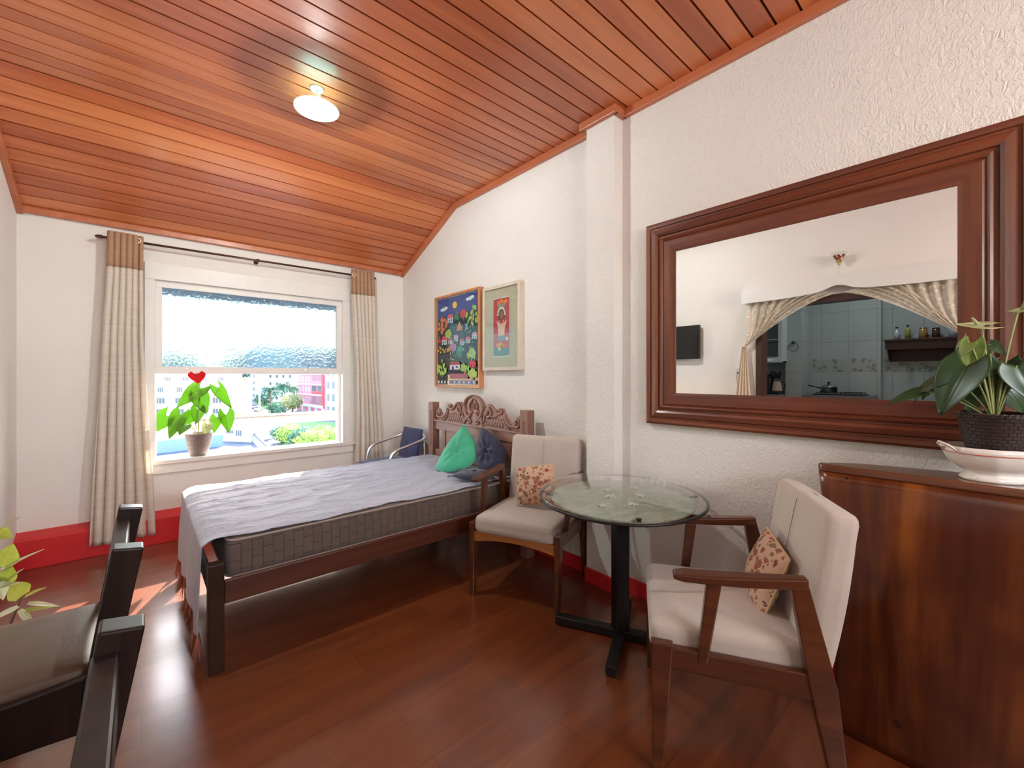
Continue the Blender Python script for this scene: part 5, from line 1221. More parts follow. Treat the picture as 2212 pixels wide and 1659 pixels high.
for s, lab in ((1, 'cream lace curtain tied back on the side near the television'), (-1, 'cream lace curtain tied back on the side away from the television')):
    lc = thing('lace_curtain', lab, 'curtain', (XL+0.06, 1.055, 2.27), group='lace curtains in the kitchen opening'); mb = MB(); NXc, NZc = 90, 26; vs = []; fs = []
    for i in range(NXc+1):
        a = i/NXc                                     # 0 at the centre, 1 at the side
        yt = s*(0.02+0.84*a); zt_ = 0.0 if a > 0.1 else -0.03+0.03*a/0.1
        ye = s*(0.905-0.035*(1-a)); ze = -0.53
        for j in range(NZc+1):
            t = j/NZc; sagy = yt+(ye-yt)*(t**(0.75+0.9*a)) ; zz = zt_+(ze-zt_)*t
            zz -= (0.10-0.16*(1-a))*math.sin(PI*t)*0.9
            if a < 0.5: sagy = yt+(ye-yt)*t; zz = zt_+(ze-zt_)*(t**(1.25+0.2*(1-a)))
            fold = 0.018*math.sin(a*58+t*3)*(1-0.7*t)
            vs.append((fold, sagy, zz))
    for i in range(NXc):
        for j in range(NZc): q = i*(NZc+1)+j; fs.append((q, q+1, q+NZc+2, q+NZc+1))
    mb.add(vs, fs, 0, True); mb.build('drape', M_LACE, lc)
    mb = MB(); vs = []; fs = []; n1, n2 = 30, 16
    for j in range(n2+1):
        t = j/n2; w_ = 0.03+0.075*min(1, t*1.6)
        for i in range(n1+1): a = i/n1; vs.append((0.02*math.sin(a*26)*(0.4+0.6*t), s*(0.895+w_*(a-0.5)*1.6+0.02*t), -0.52-1.0*t))
    for j in range(n2):
        for i in range(n1): q = j*(n1+1)+i; fs.append((q, q+1, q+n1+2, q+n1+1))
    mb.add(vs, fs, 0, True); mb.build('tail', M_LACE2, lc)
    mb = MB(); mb.tube([(0.024*math.cos(t), s*0.895+0.028*math.sin(t), -0.525) for t in [2*PI*i/16 for i in range(16)]], 0.006, 6, closed=True); mb.build('tie', M_LACE2, lc)
# glass goblet with shiny balls on the pelmet
gb = thing('goblet', 'glass goblet filled with red and gold balls standing on the pelmet', 'goblet', (XL+0.06, 1.053, 2.415))
mb = MB(); mb.lathe([(0, 0), (0.035, 0.0), (0.035, 0.004), (0.006, 0.010), (0.005, 0.05), (0.012, 0.10), (0.030, 0.15), (0.075, 0.235), (0.073, 0.235), (0.028, 0.152), (0.010, 0.105), (0, 0.10)], 32); mb.build('glass_bowl', M_GLASS, gb)
M_BG = plain('gold_ball', (0.75, 0.50, 0.15), 0.2, 1.0); M_BR = plain('red_ball', (0.35, 0.02, 0.03), 0.2, 0.5)
rs = random.Random(2)
for k, (x, y, z) in enumerate([(0, 0, 0.128), (0.014, 0.012, 0.152), (-0.014, -0.008, 0.154), (0.012, -0.018, 0.158), (0, 0.022, 0.182), (-0.02, 0.006, 0.180), (0.02, -0.01, 0.188), (-0.004, -0.028, 0.184), (0.004, 0.004, 0.208), (0.006, 0.034, 0.204), (0.0, -0.036, 0.206)]):
    mb = MB(); mb.sphere((0, 0, 0), 0.0135, 12, 8); o = mb.build('ornament_ball', M_BR if k in (4, 8, 9, 10, 6) else M_BG, None); o.location = gb.location+Vector((x, y, z)); red_ = k in (4, 8, 9, 10, 6); tag(o, 'small shiny %s ball in the glass goblet on the pelmet' % ('red' if red_ else 'gold'), 'ornament', '%s balls in the goblet' % ('red' if red_ else 'gold'))
# dark wooden casing of the opening
M_CAS = wood('opening_casing', (0.035, 0.012, 0.008), (0.06, 0.02, 0.014), (0.09, 0.03, 0.02), 'Z', rough=0.4)
mb = MB()
mb.box(XL-0.15, XL+0.012, OY1-0.025, OY1+0.045, OZ0, OZ1+0.045); mb.box(XL-0.15, XL+0.012, OY0-0.045, OY0+0.025, OZ0, OZ1+0.045); mb.box(XL-0.15, XL+0.012, OY0+0.025, OY1-0.025, OZ1-0.025, OZ1+0.045)
struct('trim_4', mb, M_CAS)

# ================================================================== kitchen beyond the opening (seen in the mirror)
KX = -3.02
def tile_mat():
    m, nt, b = new_mat('kitchen_tiles')
    tc = nt.nodes.new('ShaderNodeTexCoord'); sp = nt.nodes.new('ShaderNodeSeparateXYZ'); nt.links.new(tc.outputs['Object'], sp.inputs[0])
    ad = node(nt, 'ShaderNodeMath', operation='ADD'); nt.links.new(sp.outputs[0], ad.inputs[0]); nt.links.new(sp.outputs[1], ad.inputs[1])
    cb = nt.nodes.new('ShaderNodeCombineXYZ'); nt.links.new(ad.outputs[0], cb.inputs[0]); nt.links.new(sp.outputs[2], cb.inputs[1])
    mp = nt.nodes.new('ShaderNodeMapping'); mp.inputs['Location'].default_value = (0.0, -0.145, 0); nt.links.new(cb.outputs[0], mp.inputs[0])
    br = nt.nodes.new('ShaderNodeTexBrick'); nt.links.new(mp.outputs[0], br.inputs['Vector']); br.offset = 0; br.inputs['Scale'].default_value = 1; br.inputs['Brick Width'].default_value = 0.32; br.inputs['Row Height'].default_value = 0.44; br.inputs['Mortar Size'].default_value = 0.002
    br.inputs['Color1'].default_value = (0.46, 0.50, 0.48, 1); br.inputs['Color2'].default_value = (0.43, 0.47, 0.46, 1); br.inputs['Mortar'].default_value = (0.18, 0.20, 0.19, 1)
    nt.links.new(br.outputs['Color'], b.inputs['Base Color']); b.inputs['Roughness'].default_value = 0.12; return m
M_TILE = tile_mat()
mb = MB(); mb.box(KX-0.12, KX, 1.08, 3.2, 0, 3.2); mb.box(KX-0.30, KX-0.18, -1.6, 1.08, 0, 3.2); mb.box(KX-0.30, KX, 1.06, 1.08, 0, 3.2)
mb.box(KX, KX+0.55, 1.86, 2.06, 0, 3.2)            # tiled pier
struct('wall_kitchen', mb, M_TILE)
mb = MB(); mb.box(KX-0.3, XL-0.14, 3.1, 3.2, 0, 3.2); struct('wall_kitchen_side', mb, M_WALL)
mb = MB(); mb.box(KX-0.3, XL-0.14, -1.7, -1.6, 0, 3.2); struct('wall_kitchen_end', mb, M_WALL)
mb = MB(); mb.box(KX-0.3, XL-0.14, -1.7, 3.2, -0.1, 0.0); struct('floor_kitchen', mb, plain('kitchen_floor_tiles', (0.45, 0.42, 0.38), 0.4))
mb = MB(); mb.box(KX-0.3, XL-0.14, -1.7, 3.2, 3.2, 3.3); struct('ceiling_kitchen', mb, M_WHITE)
mb = MB(); z0, z1 = 1.466, 1.655
m, nt_, b_ = new_mat('patterned_border'); v = coords(nt_, (1, 1, 1)); wv = nt_.nodes.new('ShaderNodeTexVoronoi'); wv.inputs['Scale'].default_value = 14; nt_.links.new(v, wv.inputs['Vector']); nt_.links.new(ramp(nt_, wv.outputs['Distance'], [(0.3, (0.26, 0.27, 0.23)), (0.45, (0.42, 0.44, 0.39))]), b_.inputs['Base Color']); b_.inputs['Roughness'].default_value = 0.2; M_BORD = m
mb.box(KX-0.001, KX+0.003, 1.10, 1.85, z0, z1); mb.box(KX-0.181, KX-0.177, -1.5, 1.05, z0, z1)
struct('trim_5', mb, M_BORD)
M_GRAN = plain('granite_worktop', (0.22, 0.22, 0.21), 0.15, var=0.4, vscale=90)
ct = thing('worktop', 'grey granite kitchen worktop under the tiles, seen in the mirror', 'worktop', (-2.72, 1.3, 1.10)); mb = MB()
mb.box(KX-2.0*0-(-2.72)+0.0-0, 0.22, 0.58, 1.88, -0.0, 0.035); mb.v = []; mb.f = []; mb.m = []; mb.sm = []
mb.box(-0.29, 0.26, -0.21, 0.545, 0, 0.035); mb.build('slab', M_GRAN, ct, bevel=0.003)
ct2 = thing('worktop', 'grey granite kitchen worktop carrying the coffee maker', 'worktop', (-2.45, 2.5, 1.10)); mb = MB(); mb.box(-0.55, 0.22, -0.43, 0.55, 0, 0.035); mb.build('slab', M_GRAN, ct2, bevel=0.003)
M_KW = plain('kitchen_white', (0.62, 0.70, 0.70), 0.3)
for nm, lab, x0, x1, y0, y1 in (('base_cabinet', 'white kitchen base cabinet under the hob', -3.0, -2.50, 1.10, 1.84), ('base_cabinet', 'white kitchen base cabinet under the coffee maker', -3.0, -2.26, 2.08, 3.04)):
    bc = thing(nm, lab, 'cabinet', ((x0+x1)/2, (y0+y1)/2, 0.02)); mb = MB(); mb.box(-(x1-x0)/2+0.03, (x1-x0)/2, -(y1-y0)/2, (y1-y0)/2, 0, 1.078); mb.build('body', M_KW, bc, bevel=0.002)
    for s in (-1, 1):
        mb = MB(); w2 = (y1-y0)/2; mb.box((x1-x0)/2, (x1-x0)/2+0.018, min(s*0.004, s*(w2-0.004)), max(s*0.004, s*(w2-0.004)), 0.06, 1.06); d_ = mb.build('door', M_KW, bc, bevel=0.003)
        mb = MB(); mb.tube([((x1-x0)/2+0.035, s*0.05, 0.75), ((x1-x0)/2+0.035, s*0.05, 0.95)], 0.005, 8); mb.build('handle', M_ALU, d_)
# wall cabinet with a glass door
wc = thing('wall_cabinet', 'white kitchen wall cabinet with a glass door, seen in the mirror', 'cabinet', (-2.45, 2.40, 1.60))
mb = MB(); W2, D2_, H2 = 0.36, 0.16, 0.72
mb.box(-0.50, D2_, -W2, -W2+0.018, 0, H2); mb.box(-0.50, D2_, W2-0.018, W2, 0, H2); mb.box(-0.50, D2_, -W2, W2, 0, 0.018); mb.box(-0.50, D2_, -W2, W2, H2-0.018, H2); mb.box(-0.50, -0.482, -W2, W2, 0, H2); mb.box(-0.48, D2_-0.01, -W2+0.018, W2-0.018, 0.33, 0.345); mb.build('body', M_KW, wc)
mb = MB(); fr = 0.055
for b_ in ((-W2, -W2+fr, 0, H2), (W2-fr, W2, 0, H2), (-W2+fr, W2-fr, 0, fr*1.4), (-W2+fr, W2-fr, H2-fr, H2)): mb.box(D2_, D2_+0.02, b_[0], b_[1], b_[2], b_[3])
dr = mb.build('door', M_KW, wc, bevel=0.002)
mb = MB(); mb.box(D2_+0.008, D2_+0.011, -W2+fr, W2-fr, fr*1.4, H2-fr); mb.build('door_glass', M_GLASS, dr)
mb = MB(); mb.tube([(D2_+0.04, -0.25, 0.035), (D2_+0.04, 0.25, 0.035)], 0.006, 8); mb.build('handle', M_ALU, dr)
for (x, y, z, lab) in ((-2.38, 2.22, 1.62, 'small glass jar on the lower shelf inside the wall cabinet'), (-2.42, 2.12, 1.946, 'small glass cup on the upper shelf inside the wall cabinet')):
    j = thing('glass_jar', lab, 'jar', (x, y, z)); mb = MB(); mb.lathe([(0, 0), (0.03, 0), (0.032, 0.07), (0.029, 0.07), (0.027, 0.005), (0, 0.004)], 20); mb.build('body', M_GLASS, j); mb = MB(); mb.lathe([(0, 0.07), (0.033, 0.07), (0.033, 0.082), (0, 0.082)], 20); mb.build('lid', M_ALU, j)
# towel ring on the pier
tr_ = thing('towel_ring', 'black iron towel ring with a star boss on the tiled pier', 'towel ring', (KX+0.552, 1.955, 1.87))
mb = MB(); mb.tube([(0.018, 0.062*math.cos(t), -0.045+0.062*math.sin(t)) for t in [2*PI*i/28 for i in range(28)]], 0.0035, 6, closed=True); mb.build('ring', M_BLK, tr_)
mb = MB()
for k in range(6): a = k*PI/3+0.3; mb.tube([(0.012, 0, 0.015), (0.016, 0.032*math.cos(a), 0.015+0.032*math.sin(a))], [0.009, 0.002], 6)
mb.tube([(0.0, 0, 0.015), (0.02, 0, 0.015)], 0.010, 8); mb.build('boss', M_BLK, tr_)
# coffee maker
cm = thing('coffee_maker', 'black drip coffee maker with glass jug on the kitchen worktop', 'coffee maker', (-2.38, 2.18, 1.135))
M_BP = plain('black_plastic', (0.015, 0.015, 0.016), 0.25)
mb = MB(); mb.rbox((-0.02, 0, 0.02), (0.24, 0.20, 0.04), 0.018, 4); mb.build('base', M_BP, cm)
mb = MB(); mb.rbox((-0.03, 0.07, 0.15), (0.15, 0.085, 0.28), 0.03, 4); mb.build('water_tank', M_BP, cm)
mb = MB(); mb.lathe([(0, 0.225), (0.055, 0.225), (0.078, 0.31), (0.080, 0.335), (0, 0.335)], 28, c=(0.0, -0.02, 0)); mb.build('filter_basket', M_BP, cm)
mb = MB(); mb.lathe([(0, 0.042), (0.066, 0.042), (0.068, 0.06), (0.050, 0.175), (0.050, 0.185), (0, 0.185)], 28, c=(0.02, -0.045, 0)); mb.build('jug', plain('coffee_jug', (0.55, 0.42, 0.34), 0.2), cm)
mb = MB(); mb.tube(sm([(0.02, -0.095, 0.175), (0.02, -0.14, 0.17), (0.02, -0.145, 0.10), (0.02, -0.112, 0.07)]), 0.007, 8); mb.build('jug_handle', M_BP, cm)
sn = thing('sandwich_grill', 'flat black appliance lying beside the coffee maker', 'appliance', (-2.36, 2.0-0.12+0.10, 1.135))
bpy.data.objects.remove(sn)
# hob with a lidded pan
hob = thing('hob', 'black gas hob set on the kitchen worktop', 'hob', (-2.72, 1.45, 1.135)); mb = MB(); mb.rbox((0, 0, 0.008), (0.44, 0.56, 0.016), 0.007, 3); mb.build('plate', M_BP, hob)
for yy in (-0.14, 0.14):
    mb = MB()
    for q in (-0.11, -0.04, 0.04, 0.11): mb.bar((-0.15, yy+q, 0.034), (0.15, yy+q, 0.034), 0.008, 0.008)
    for q in (-0.14, 0.14): mb.bar((q, yy-0.12, 0.034), (q, yy+0.12, 0.034), 0.008, 0.008); mb.bar((q, yy-0.11, 0.016), (q, yy-0.11, 0.036), 0.008, 0.008); mb.bar((q, yy+0.11, 0.016), (q, yy+0.11, 0.036), 0.008, 0.008)
    mb.build('grate', M_BLK, hob)
M_STL = plain('stainless_steel', (0.45, 0.46, 0.45), 0.2, 1.0)
pn = thing('saucepan', 'stainless steel pan with domed lid on the hob', 'pan', (-2.66, 1.575, 1.174)); mb = MB(); mb.lathe([(0, 0), (0.095, 0), (0.10, 0.01), (0.102, 0.065), (0.106, 0.068), (0.100, 0.068), (0.096, 0.012), (0, 0.01)], 36); mb.build('pan_body', M_STL, pn)
ld = None
mb = MB(); mb.lathe([(0.104, 0.069), (0.100, 0.078), (0.07, 0.098), (0.03, 0.110), (0, 0.112)], 36); ld = mb.build('lid', M_STL, pn)
mb = MB(); mb.lathe([(0, 0.112), (0.008, 0.112), (0.010, 0.122), (0.02, 0.130), (0.016, 0.142), (0, 0.145)], 20); mb.build('knob', M_BP, ld)
mb = MB(); mb.tube([(0.02, 0.098, 0.055), (0.03, 0.17, 0.075), (0.035, 0.24, 0.095)], [0.008, 0.008, 0.009], 8); mb.build('handle', M_BP, pn)
# dark shelf with bottles and glasses
M_SHF = wood('dark_shelf_wood', (0.03, 0.010, 0.007), (0.055, 0.018, 0.012), (0.085, 0.03, 0.02), 'Y', rough=0.4)
SHX = KX-0.18
sf = thing('wall_shelf', 'dark wooden wall shelf with a glass rack below, on the tiled kitchen wall', 'shelf', (SHX, 0.52, 1.90))
mb = MB(); mb.box(0, 0.24, -0.50, 0.50, -0.03, 0.0); mb.build('shelf_board', M_SHF, sf, bevel=0.003); mb = MB(); mb.box(0.20, 0.22, -0.49, 0.49, -0.14, -0.03); mb.build('front_board', M_SHF, sf); mb = MB(); mb.box(0, 0.015, -0.46, 0.46, -0.30, -0.03); mb.build('back_board', M_SHF, sf)
for s in (-1, 1):
    mb = MB(); mb.prism([(0, -0.30), (0.04, -0.30), (0.20, -0.14), (0.20, -0.03), (0, -0.03)], 0.018, M=T(0, s*0.46-0.009, 0)); mb.build('bracket', M_SHF, sf)
bot = [(0.90, 0.032, 0.17, (0.55, 0.60, 0.60), 'clear glass bottle with a pale label at the end of the kitchen shelf'), (0.79, 0.030, 0.19, (0.30, 0.32, 0.06), 'olive oil bottle with black cap on the kitchen shelf'), (0.64, 0.044, 0.14, (0.45, 0.25, 0.08), 'amber jar with gold lid on the kitchen shelf'), (0.52, 0.040, 0.13, (0.10, 0.05, 0.03), 'dark jar with black lid on the kitchen shelf'), (0.36, 0.045, 0.12, (0.40, 0.50, 0.60), 'pale blue box-like tin on the kitchen shelf')]
for y, r, h, col, lab in bot:
    b_ = thing('bottle', lab, 'bottle', (SHX+0.12, y, 1.90), group='bottles and jars on the kitchen shelf'); mb = MB(); nk = r*0.38
    mb.lathe([(0, 0), (r, 0), (r, h*0.6), (nk, h*0.75), (nk, h*0.9), (0, h*0.9)] if h > 0.15 else [(0, 0), (r, 0), (r, h*0.85), (r*0.85, h*0.9), (0, h*0.9)], 24); mb.build('body', plain('bottle_%d' % int(y*100), col, 0.1, coat=0.3), b_)
    mb = MB(); rr = nk*1.25 if h > 0.15 else r*0.9; mb.lathe([(0, h*0.9), (rr, h*0.9), (rr, h), (0, h)], 20); mb.build('cap', M_BP if 'gold' not in lab else M_BG, b_)
for y, wl in ((0.78, 'nearest the hob'), (0.60, 'in the middle of the row'), (0.46, 'farthest from the hob')):
    g = thing('wine_glass', 'wine glass hanging upside down under the kitchen shelf, '+wl, 'glass', (SHX+0.10, y, 1.60), group='wine glasses hanging under the shelf'); mb = MB(); mb.lathe([(0, 0.0), (0.028, 0.0), (0.028, -0.003), (0.004, -0.006), (0.004, -0.06), (0.02, -0.075), (0.036, -0.11), (0.030, -0.145), (0.028, -0.145), (0.034, -0.11), (0.018, -0.078), (0, -0.07)], 24); mb.build('bowl', M_GLASS, g)
    mb = MB(); mb.box(-0.03, 0.03, -0.02, 0.02, 0.0, 0.004); mb.build('rack_clip', M_SHF, g)
# dim fill light added to brighten the kitchen
area('kitchen_fill', (-1.9, 0.9, 3.1), (-2.1, 1.1, 0), 0.5, 0.5, 3, (0.86, 0.95, 1.0))
kl = thing('kitchen_fill_housing', 'small square white housing added for the kitchen fill light', 'lamp', (-1.9, 0.9, 3.2)); mb = MB(); mb.box(-0.27, 0.27, -0.27, 0.27, -0.03, 0); mb.build('housing', M_WHITE, kl)  # unseen housing added above the kitchen fill light

# ================================================================== outside: rail, street, houses, trees (the room is high above the street)
GZ = -9.5
def at(bearing, dist, z=GZ):
    a = math.radians(bearing); return Vector((dist*math.sin(a), dist*math.cos(a), z))
M_ASPH = plain('asphalt', (0.10, 0.11, 0.15), 0.8, var=0.12, vscale=0.4)
M_LAWN = plain('lawn', (0.10, 0.22, 0.06), 0.9, var=0.35, vscale=0.8)
M_PAVE = plain('pale_paving', (0.48, 0.46, 0.43), 0.8, var=0.08, vscale=0.5)
M_WB = plain('white_render', (0.62, 0.60, 0.58), 0.8, var=0.04, vscale=0.3)
M_WIN = plain('window_dark_glass', (0.10, 0.11, 0.13), 0.2)
M_BLUEW = plain('blue_grey_wall', (0.22, 0.30, 0.50), 0.8, var=0.1)
M_PINK = plain('pink_render', (0.62, 0.20, 0.28), 0.8, var=0.05, vscale=0.3)
M_REDW = plain('red_render', (0.60, 0.07, 0.07), 0.8)
M_SHUT = plain('brown_shutter', (0.28, 0.14, 0.16), 0.7)
mb = MB(); mb.box(-140, 260, 6.5, 420, GZ-0.5, GZ); g = mb.build('street_ground', M_ASPH); g['kind'] = 'structure'
def flat(name, pts, z, m):
    mb = MB(); n = len(pts); vs = [(p.x, p.y, GZ+z) for p in pts]+[(p.x, p.y, GZ+0.002) for p in pts]
    mb.add(vs, [tuple(range(n)), tuple(range(2*n-1, n-1, -1))]+[(i, i+n, (i+1) % n+n, (i+1) % n) for i in range(n)]); o = mb.build(name, m); o['kind'] = 'structure'; return o
flat('lawn_ground', [at(12.2, 62), at(24, 48), at(24, 100), at(13.2, 118)], 0.05, M_LAWN)
flat('paving_ground', [at(-4, 30), at(16, 34), at(13, 66), at(8, 76), at(-4, 70)], 0.06, M_PAVE)
flat('yard_lawn_ground', [at(3.8, 60), at(9.0, 58), at(9.2, 74), at(4.2, 76)], 0.10, M_LAWN)
flat('verge_ground', [at(10.4, 150), at(12.5, 140), at(12.8, 200), at(10.0, 230)], 0.05, M_LAWN)
flat('far_pavement_ground', [at(-6, 82), at(7.6, 100), at(7.4, 126), at(-6, 130)], 0.05, M_PAVE)
# weathered rail outside the window
M_RAILT = plain('weathered_rail', (0.30, 0.26, 0.25), 0.9, var=0.35, vscale=22, bmp=0.6, bscale=40)
M_POST = plain('pink_post', (0.62, 0.46, 0.40), 0.7, var=0.06)
rl = thing('window_rail', 'weathered wooden ledge rail running outside below the raised sash', 'rail', (0.9, 5.25, 0.87))
mb = MB(); mb.box(-1.6, 0.90, 0.0, 0.22, 0.0, 0.085); mb.build('rail_board', M_POST, rl, bevel=0.006)
mb = MB(); mb.box(-1.6, 0.90, -0.004, 0.26, 0.085, 0.100); mb.build('rail_cap', M_RAILT, rl, bevel=0.003)
mb = MB(); mb.box(0.90, 0.97, 0.0, 0.10, -1.2, 1.6); mb.build('post', M_POST, rl, bevel=0.005)
mb = MB(); mb.box(-1.66, -1.60, 0.0, 0.10, -1.2, 1.6); mb.build('post', M_POST, rl, bevel=0.005)
for x in (0.93, -1.63): mb = MB(); mb.box(x-0.03, x+0.03, -0.385, 0.0, -0.02, 0.04); mb.build('wall_bracket', M_POST, rl)

class Facade:
    def __init__(s, name, label, P, Q, z0, z1, depth, mat, cat='building', roofm=None):
        P = Vector(P); Q = Vector(Q); s.L = (Q-P).xy.length; d = (Q-P); ang = math.atan2(d.y, d.x)
        s.root = thing(name, label, cat, (P.x, P.y, z0), ang); s.H = z1-z0; s.D = depth
        mb = MB(); mb.box(0, s.L, 0, depth, 0, s.H); s.body = mb.build('walls', mat, s.root)
        mb = MB(); mb.box(-0.2, s.L+0.2, -0.2, depth+0.2, s.H, s.H+0.35); mb.build('roof_slab', roofm or mat, s.root)
    def window(s, x, z, w, h, mat=None, frame=None, name='window'):
        mb = MB(); mb.box(x-w/2, x+w/2, -0.05, 0.02, z, z+h)
        if w > 1.3: 
            pass
        o = mb.build(name, mat or M_WIN, s.root)
        if w > 1.0:
            mb = MB(); 
            for k in (-0.5, -0.17, 0.17, 0.5): mb.box(x+k*w-0.04, x+k*w+0.04, -0.09, -0.05, z, z+h)
            mb.box(x-w/2-0.05, x+w/2+0.05, -0.14, 0.0, z-0.10, z); mb.build('window_frame', frame or M_WB, o)
        return o
    def slab(s, name, x0, x1, z0, z1, out, mat):
        mb = MB(); mb.box(x0, x1, -out, 0.0, z0, z1); return mb.build(name, mat, s.root)
# long white block on the left
B = Facade('apartment_block', 'long white apartment block behind the window plant', at(-6, 150), at(7.6, 129), GZ, -0.3, 12, M_WB)
for zz in (0.9, 3.5, 6.3):
    for k in range(8): B.window(B.L-3.0-k*4.3, zz+0.6, 2.0 if zz < 6 else 1.3, 1.35 if zz < 6 else 1.2)
for zz in (2.7, 5.6, 8.6): B.slab('cornice', 0, B.L, zz, zz+0.12, 0.25, M_WB)
B2 = Facade('apartment_block', 'white block with a tall attic storey rising behind the long white block', at(-4, 172), at(7.8, 158), GZ, 3.2, 10, M_WB)
for k in range(7): B2.window(B2.L-3-k*4.6, 9.2, 1.6, 1.4); B2.window(B2.L-3-k*4.6, 6.2, 1.6, 1.4)
# bluish blocks at the end of the street
M_PB = plain('pale_blue_render', (0.50, 0.60, 0.72), 0.8, var=0.05, vscale=0.3); M_CB = plain('cream_render', (0.72, 0.72, 0.62), 0.8)
B3 = Facade('apartment_block', 'pale blue block with dark windows at the end of the street', at(8.9, 235), at(11.2, 222), GZ, 16, 14, M_PB)
for zz in range(8):
    for k in range(3): B3.window(1.8+k*2.6, 1.2+zz*3.0, 1.4, 1.5)
B4 = Facade('apartment_block', 'narrow block with red balcony fronts beside the pale blue one', at(7.6, 238), at(8.6, 236), GZ, 14, 12, M_WB)
for zz in range(7): B4.slab('balcony_front', 0.8, 3.2, 0.4+zz*3, 1.4+zz*3, 0.8, M_REDW); B4.window(2.0, 1.6+zz*3, 1.4, 1.4)
B5 = Facade('apartment_block', 'cream block standing behind the palm trees', at(11.2, 205), at(14.6, 196), GZ, 15, 12, M_CB)
for zz in range(7):
    for k in range(4): B5.window(1.6+k*3.0, 1.2+zz*3, 0.9, 1.2)
# pink block with balconies
P_, Q_ = at(14.5, 152), at(17.35, 131)
B6 = Facade('apartment_block', 'pink apartment block with white bands and dark balconies', P_, Q_, GZ, 9.5, 10, M_PINK)
L = B6.L; B6.slab('arcade_beam', 0, L, 1.7, 2.5, 0.6, M_WB)
for k in range(5): B6.slab('arcade_column', k*(L-0.6)/4, k*(L-0.6)/4+0.6, 0, 1.7, 0.6, M_WB)
for zz in range(5):
    b0 = 2.5+zz*3.05; B6.slab('floor_band', 0, L, b0+2.65, b0+3.05, 0.3, M_WB)
    for f in (0.10, 0.22, 0.34, 0.45): B6.window(L*f, b0+0.75, L*0.055, 1.5, M_SHUT)
    for f in (0.55, 0.76): B6.slab('balcony_opening', L*f, L*(f+0.17), b0+0.1, b0+2.5, 0.06, M_SHUT if (zz+int(f*10)) % 2 else M_WIN)
    B6.slab('balcony_parapet', L*0.55, L*0.93, b0+0.1, b0+0.9, 0.2, [M_SHUT, M_REDW, M_PINK][zz % 3])
B6.slab('red_pilaster', L*0.94, L*1.0, 1.7, 19, 0.35, M_REDW)
B7 = Facade('apartment_block', 'white block with tall paned windows right of the pink block', at(17.5, 124), at(21.5, 108), GZ, 9.0, 10, M_WB)
for zz in range(6):
    for k in range(4): B7.window(1.5+k*2.9, 1.0+zz*3.3, 1.7, 1.9)
# low white shed, blue wall, sloping parapet
sh = Facade('garage', 'small white garage with two dark openings below the rail', at(6.9, 86), at(9.6, 82), GZ, -7.0, 5, M_WB)
sh.window(1.5, 1.35, 1.5, 0.5); sh.window(3.3, 1.0, 1.2, 0.9)
mb = MB(); mb.bar(at(-8, 76, GZ+0.9), at(6.9, 80, GZ+0.9), 0.3, 1.8); o = mb.build('boundary_wall', M_BLUEW); tag(o, 'long blue-grey boundary wall behind the plant pot', 'wall')
pw = thing('parapet_wall', 'white parapet with a dark handrail running diagonally below the rail', 'wall', tuple(at(12, 60)))
a, b_ = at(9.2, 95)-at(12, 60), at(14.4, 47)-at(12, 60)
mb = MB(); mb.bar(a+Vector((0, 0, 0.5)), b_+Vector((0, 0, 0.5)), 0.5, 1.0); mb.build('wall_body', M_WB, pw)
mb = MB(); mb.bar(a+Vector((0.0, 0, 1.25)), b_+Vector((0.0, 0, 1.25)), 0.3, 0.25); mb.build('handrail', plain('dark_rail', (0.08, 0.08, 0.12), 0.5), pw)
# white roof terrace
o = flat('terrace_ground', [at(9.0, 62), at(10.8, 78), at(13.0, 60), at(11.2, 50)], 0.5, M_WB)
# trees
M_TG = leaf_mat('tree_leaf_yellow_green', (0.14, 0.28, 0.05), (0.38, 0.50, 0.12), 0.35, 0.6)
M_TD = leaf_mat('tree_leaf_deep_green', (0.03, 0.10, 0.06), (0.08, 0.20, 0.12), 0.25, 0.6)
M_TG2 = leaf_mat('tree_leaf_olive', (0.20, 0.26, 0.10), (0.45, 0.46, 0.22), 0.35, 0.6)
M_BARK = plain('tree_bark', (0.20, 0.15, 0.12), 0.9)
def tree(name, label, base, r, h, mat, seed, sx=1.0, nleaf=700, ls=0.10, group=None, trunk=True, cat='tree'):
    root = thing(name, label, cat, tuple(base), 0, group); rs = random.Random(seed)
    if trunk: mb = MB(); mb.tube([(0, 0, 0), (0.1*r, 0, (h-r)*0.5), (0, 0, h-r*0.7)], [0.10*r, 0.08*r, 0.05*r], 8); mb.build('trunk', M_BARK, root)
    mb = MB()
    for i in range(nleaf):
        d = Vector((rs.gauss(0, 1), rs.gauss(0, 1), rs.gauss(0, 1))).normalized()
        rad = r*(0.62+0.38*rs.random())*(1+0.28*noise.noise(d*2.2+Vector((seed, 0, 0))))
        p = Vector((d.x*rad*sx, d.y*rad*sx, max(0.15, h-r+d.z*rad*0.85)))
        n_ = (d+Vector((rs.uniform(-.7, .7), rs.uniform(-.7, .7), rs.uniform(-.5, .7)))).normalized(); t1 = n_.orthogonal().normalized(); t2 = n_.cross(t1); s = r*ls*rs.uniform(0.7, 1.4)
        mb.add([p+t1*s, p+t2*s*0.55, p-t1*s, p-t2*s*0.55], [(0, 1, 2, 3)], 0)
    mb.build('foliage', mat, root); return root
k = 0
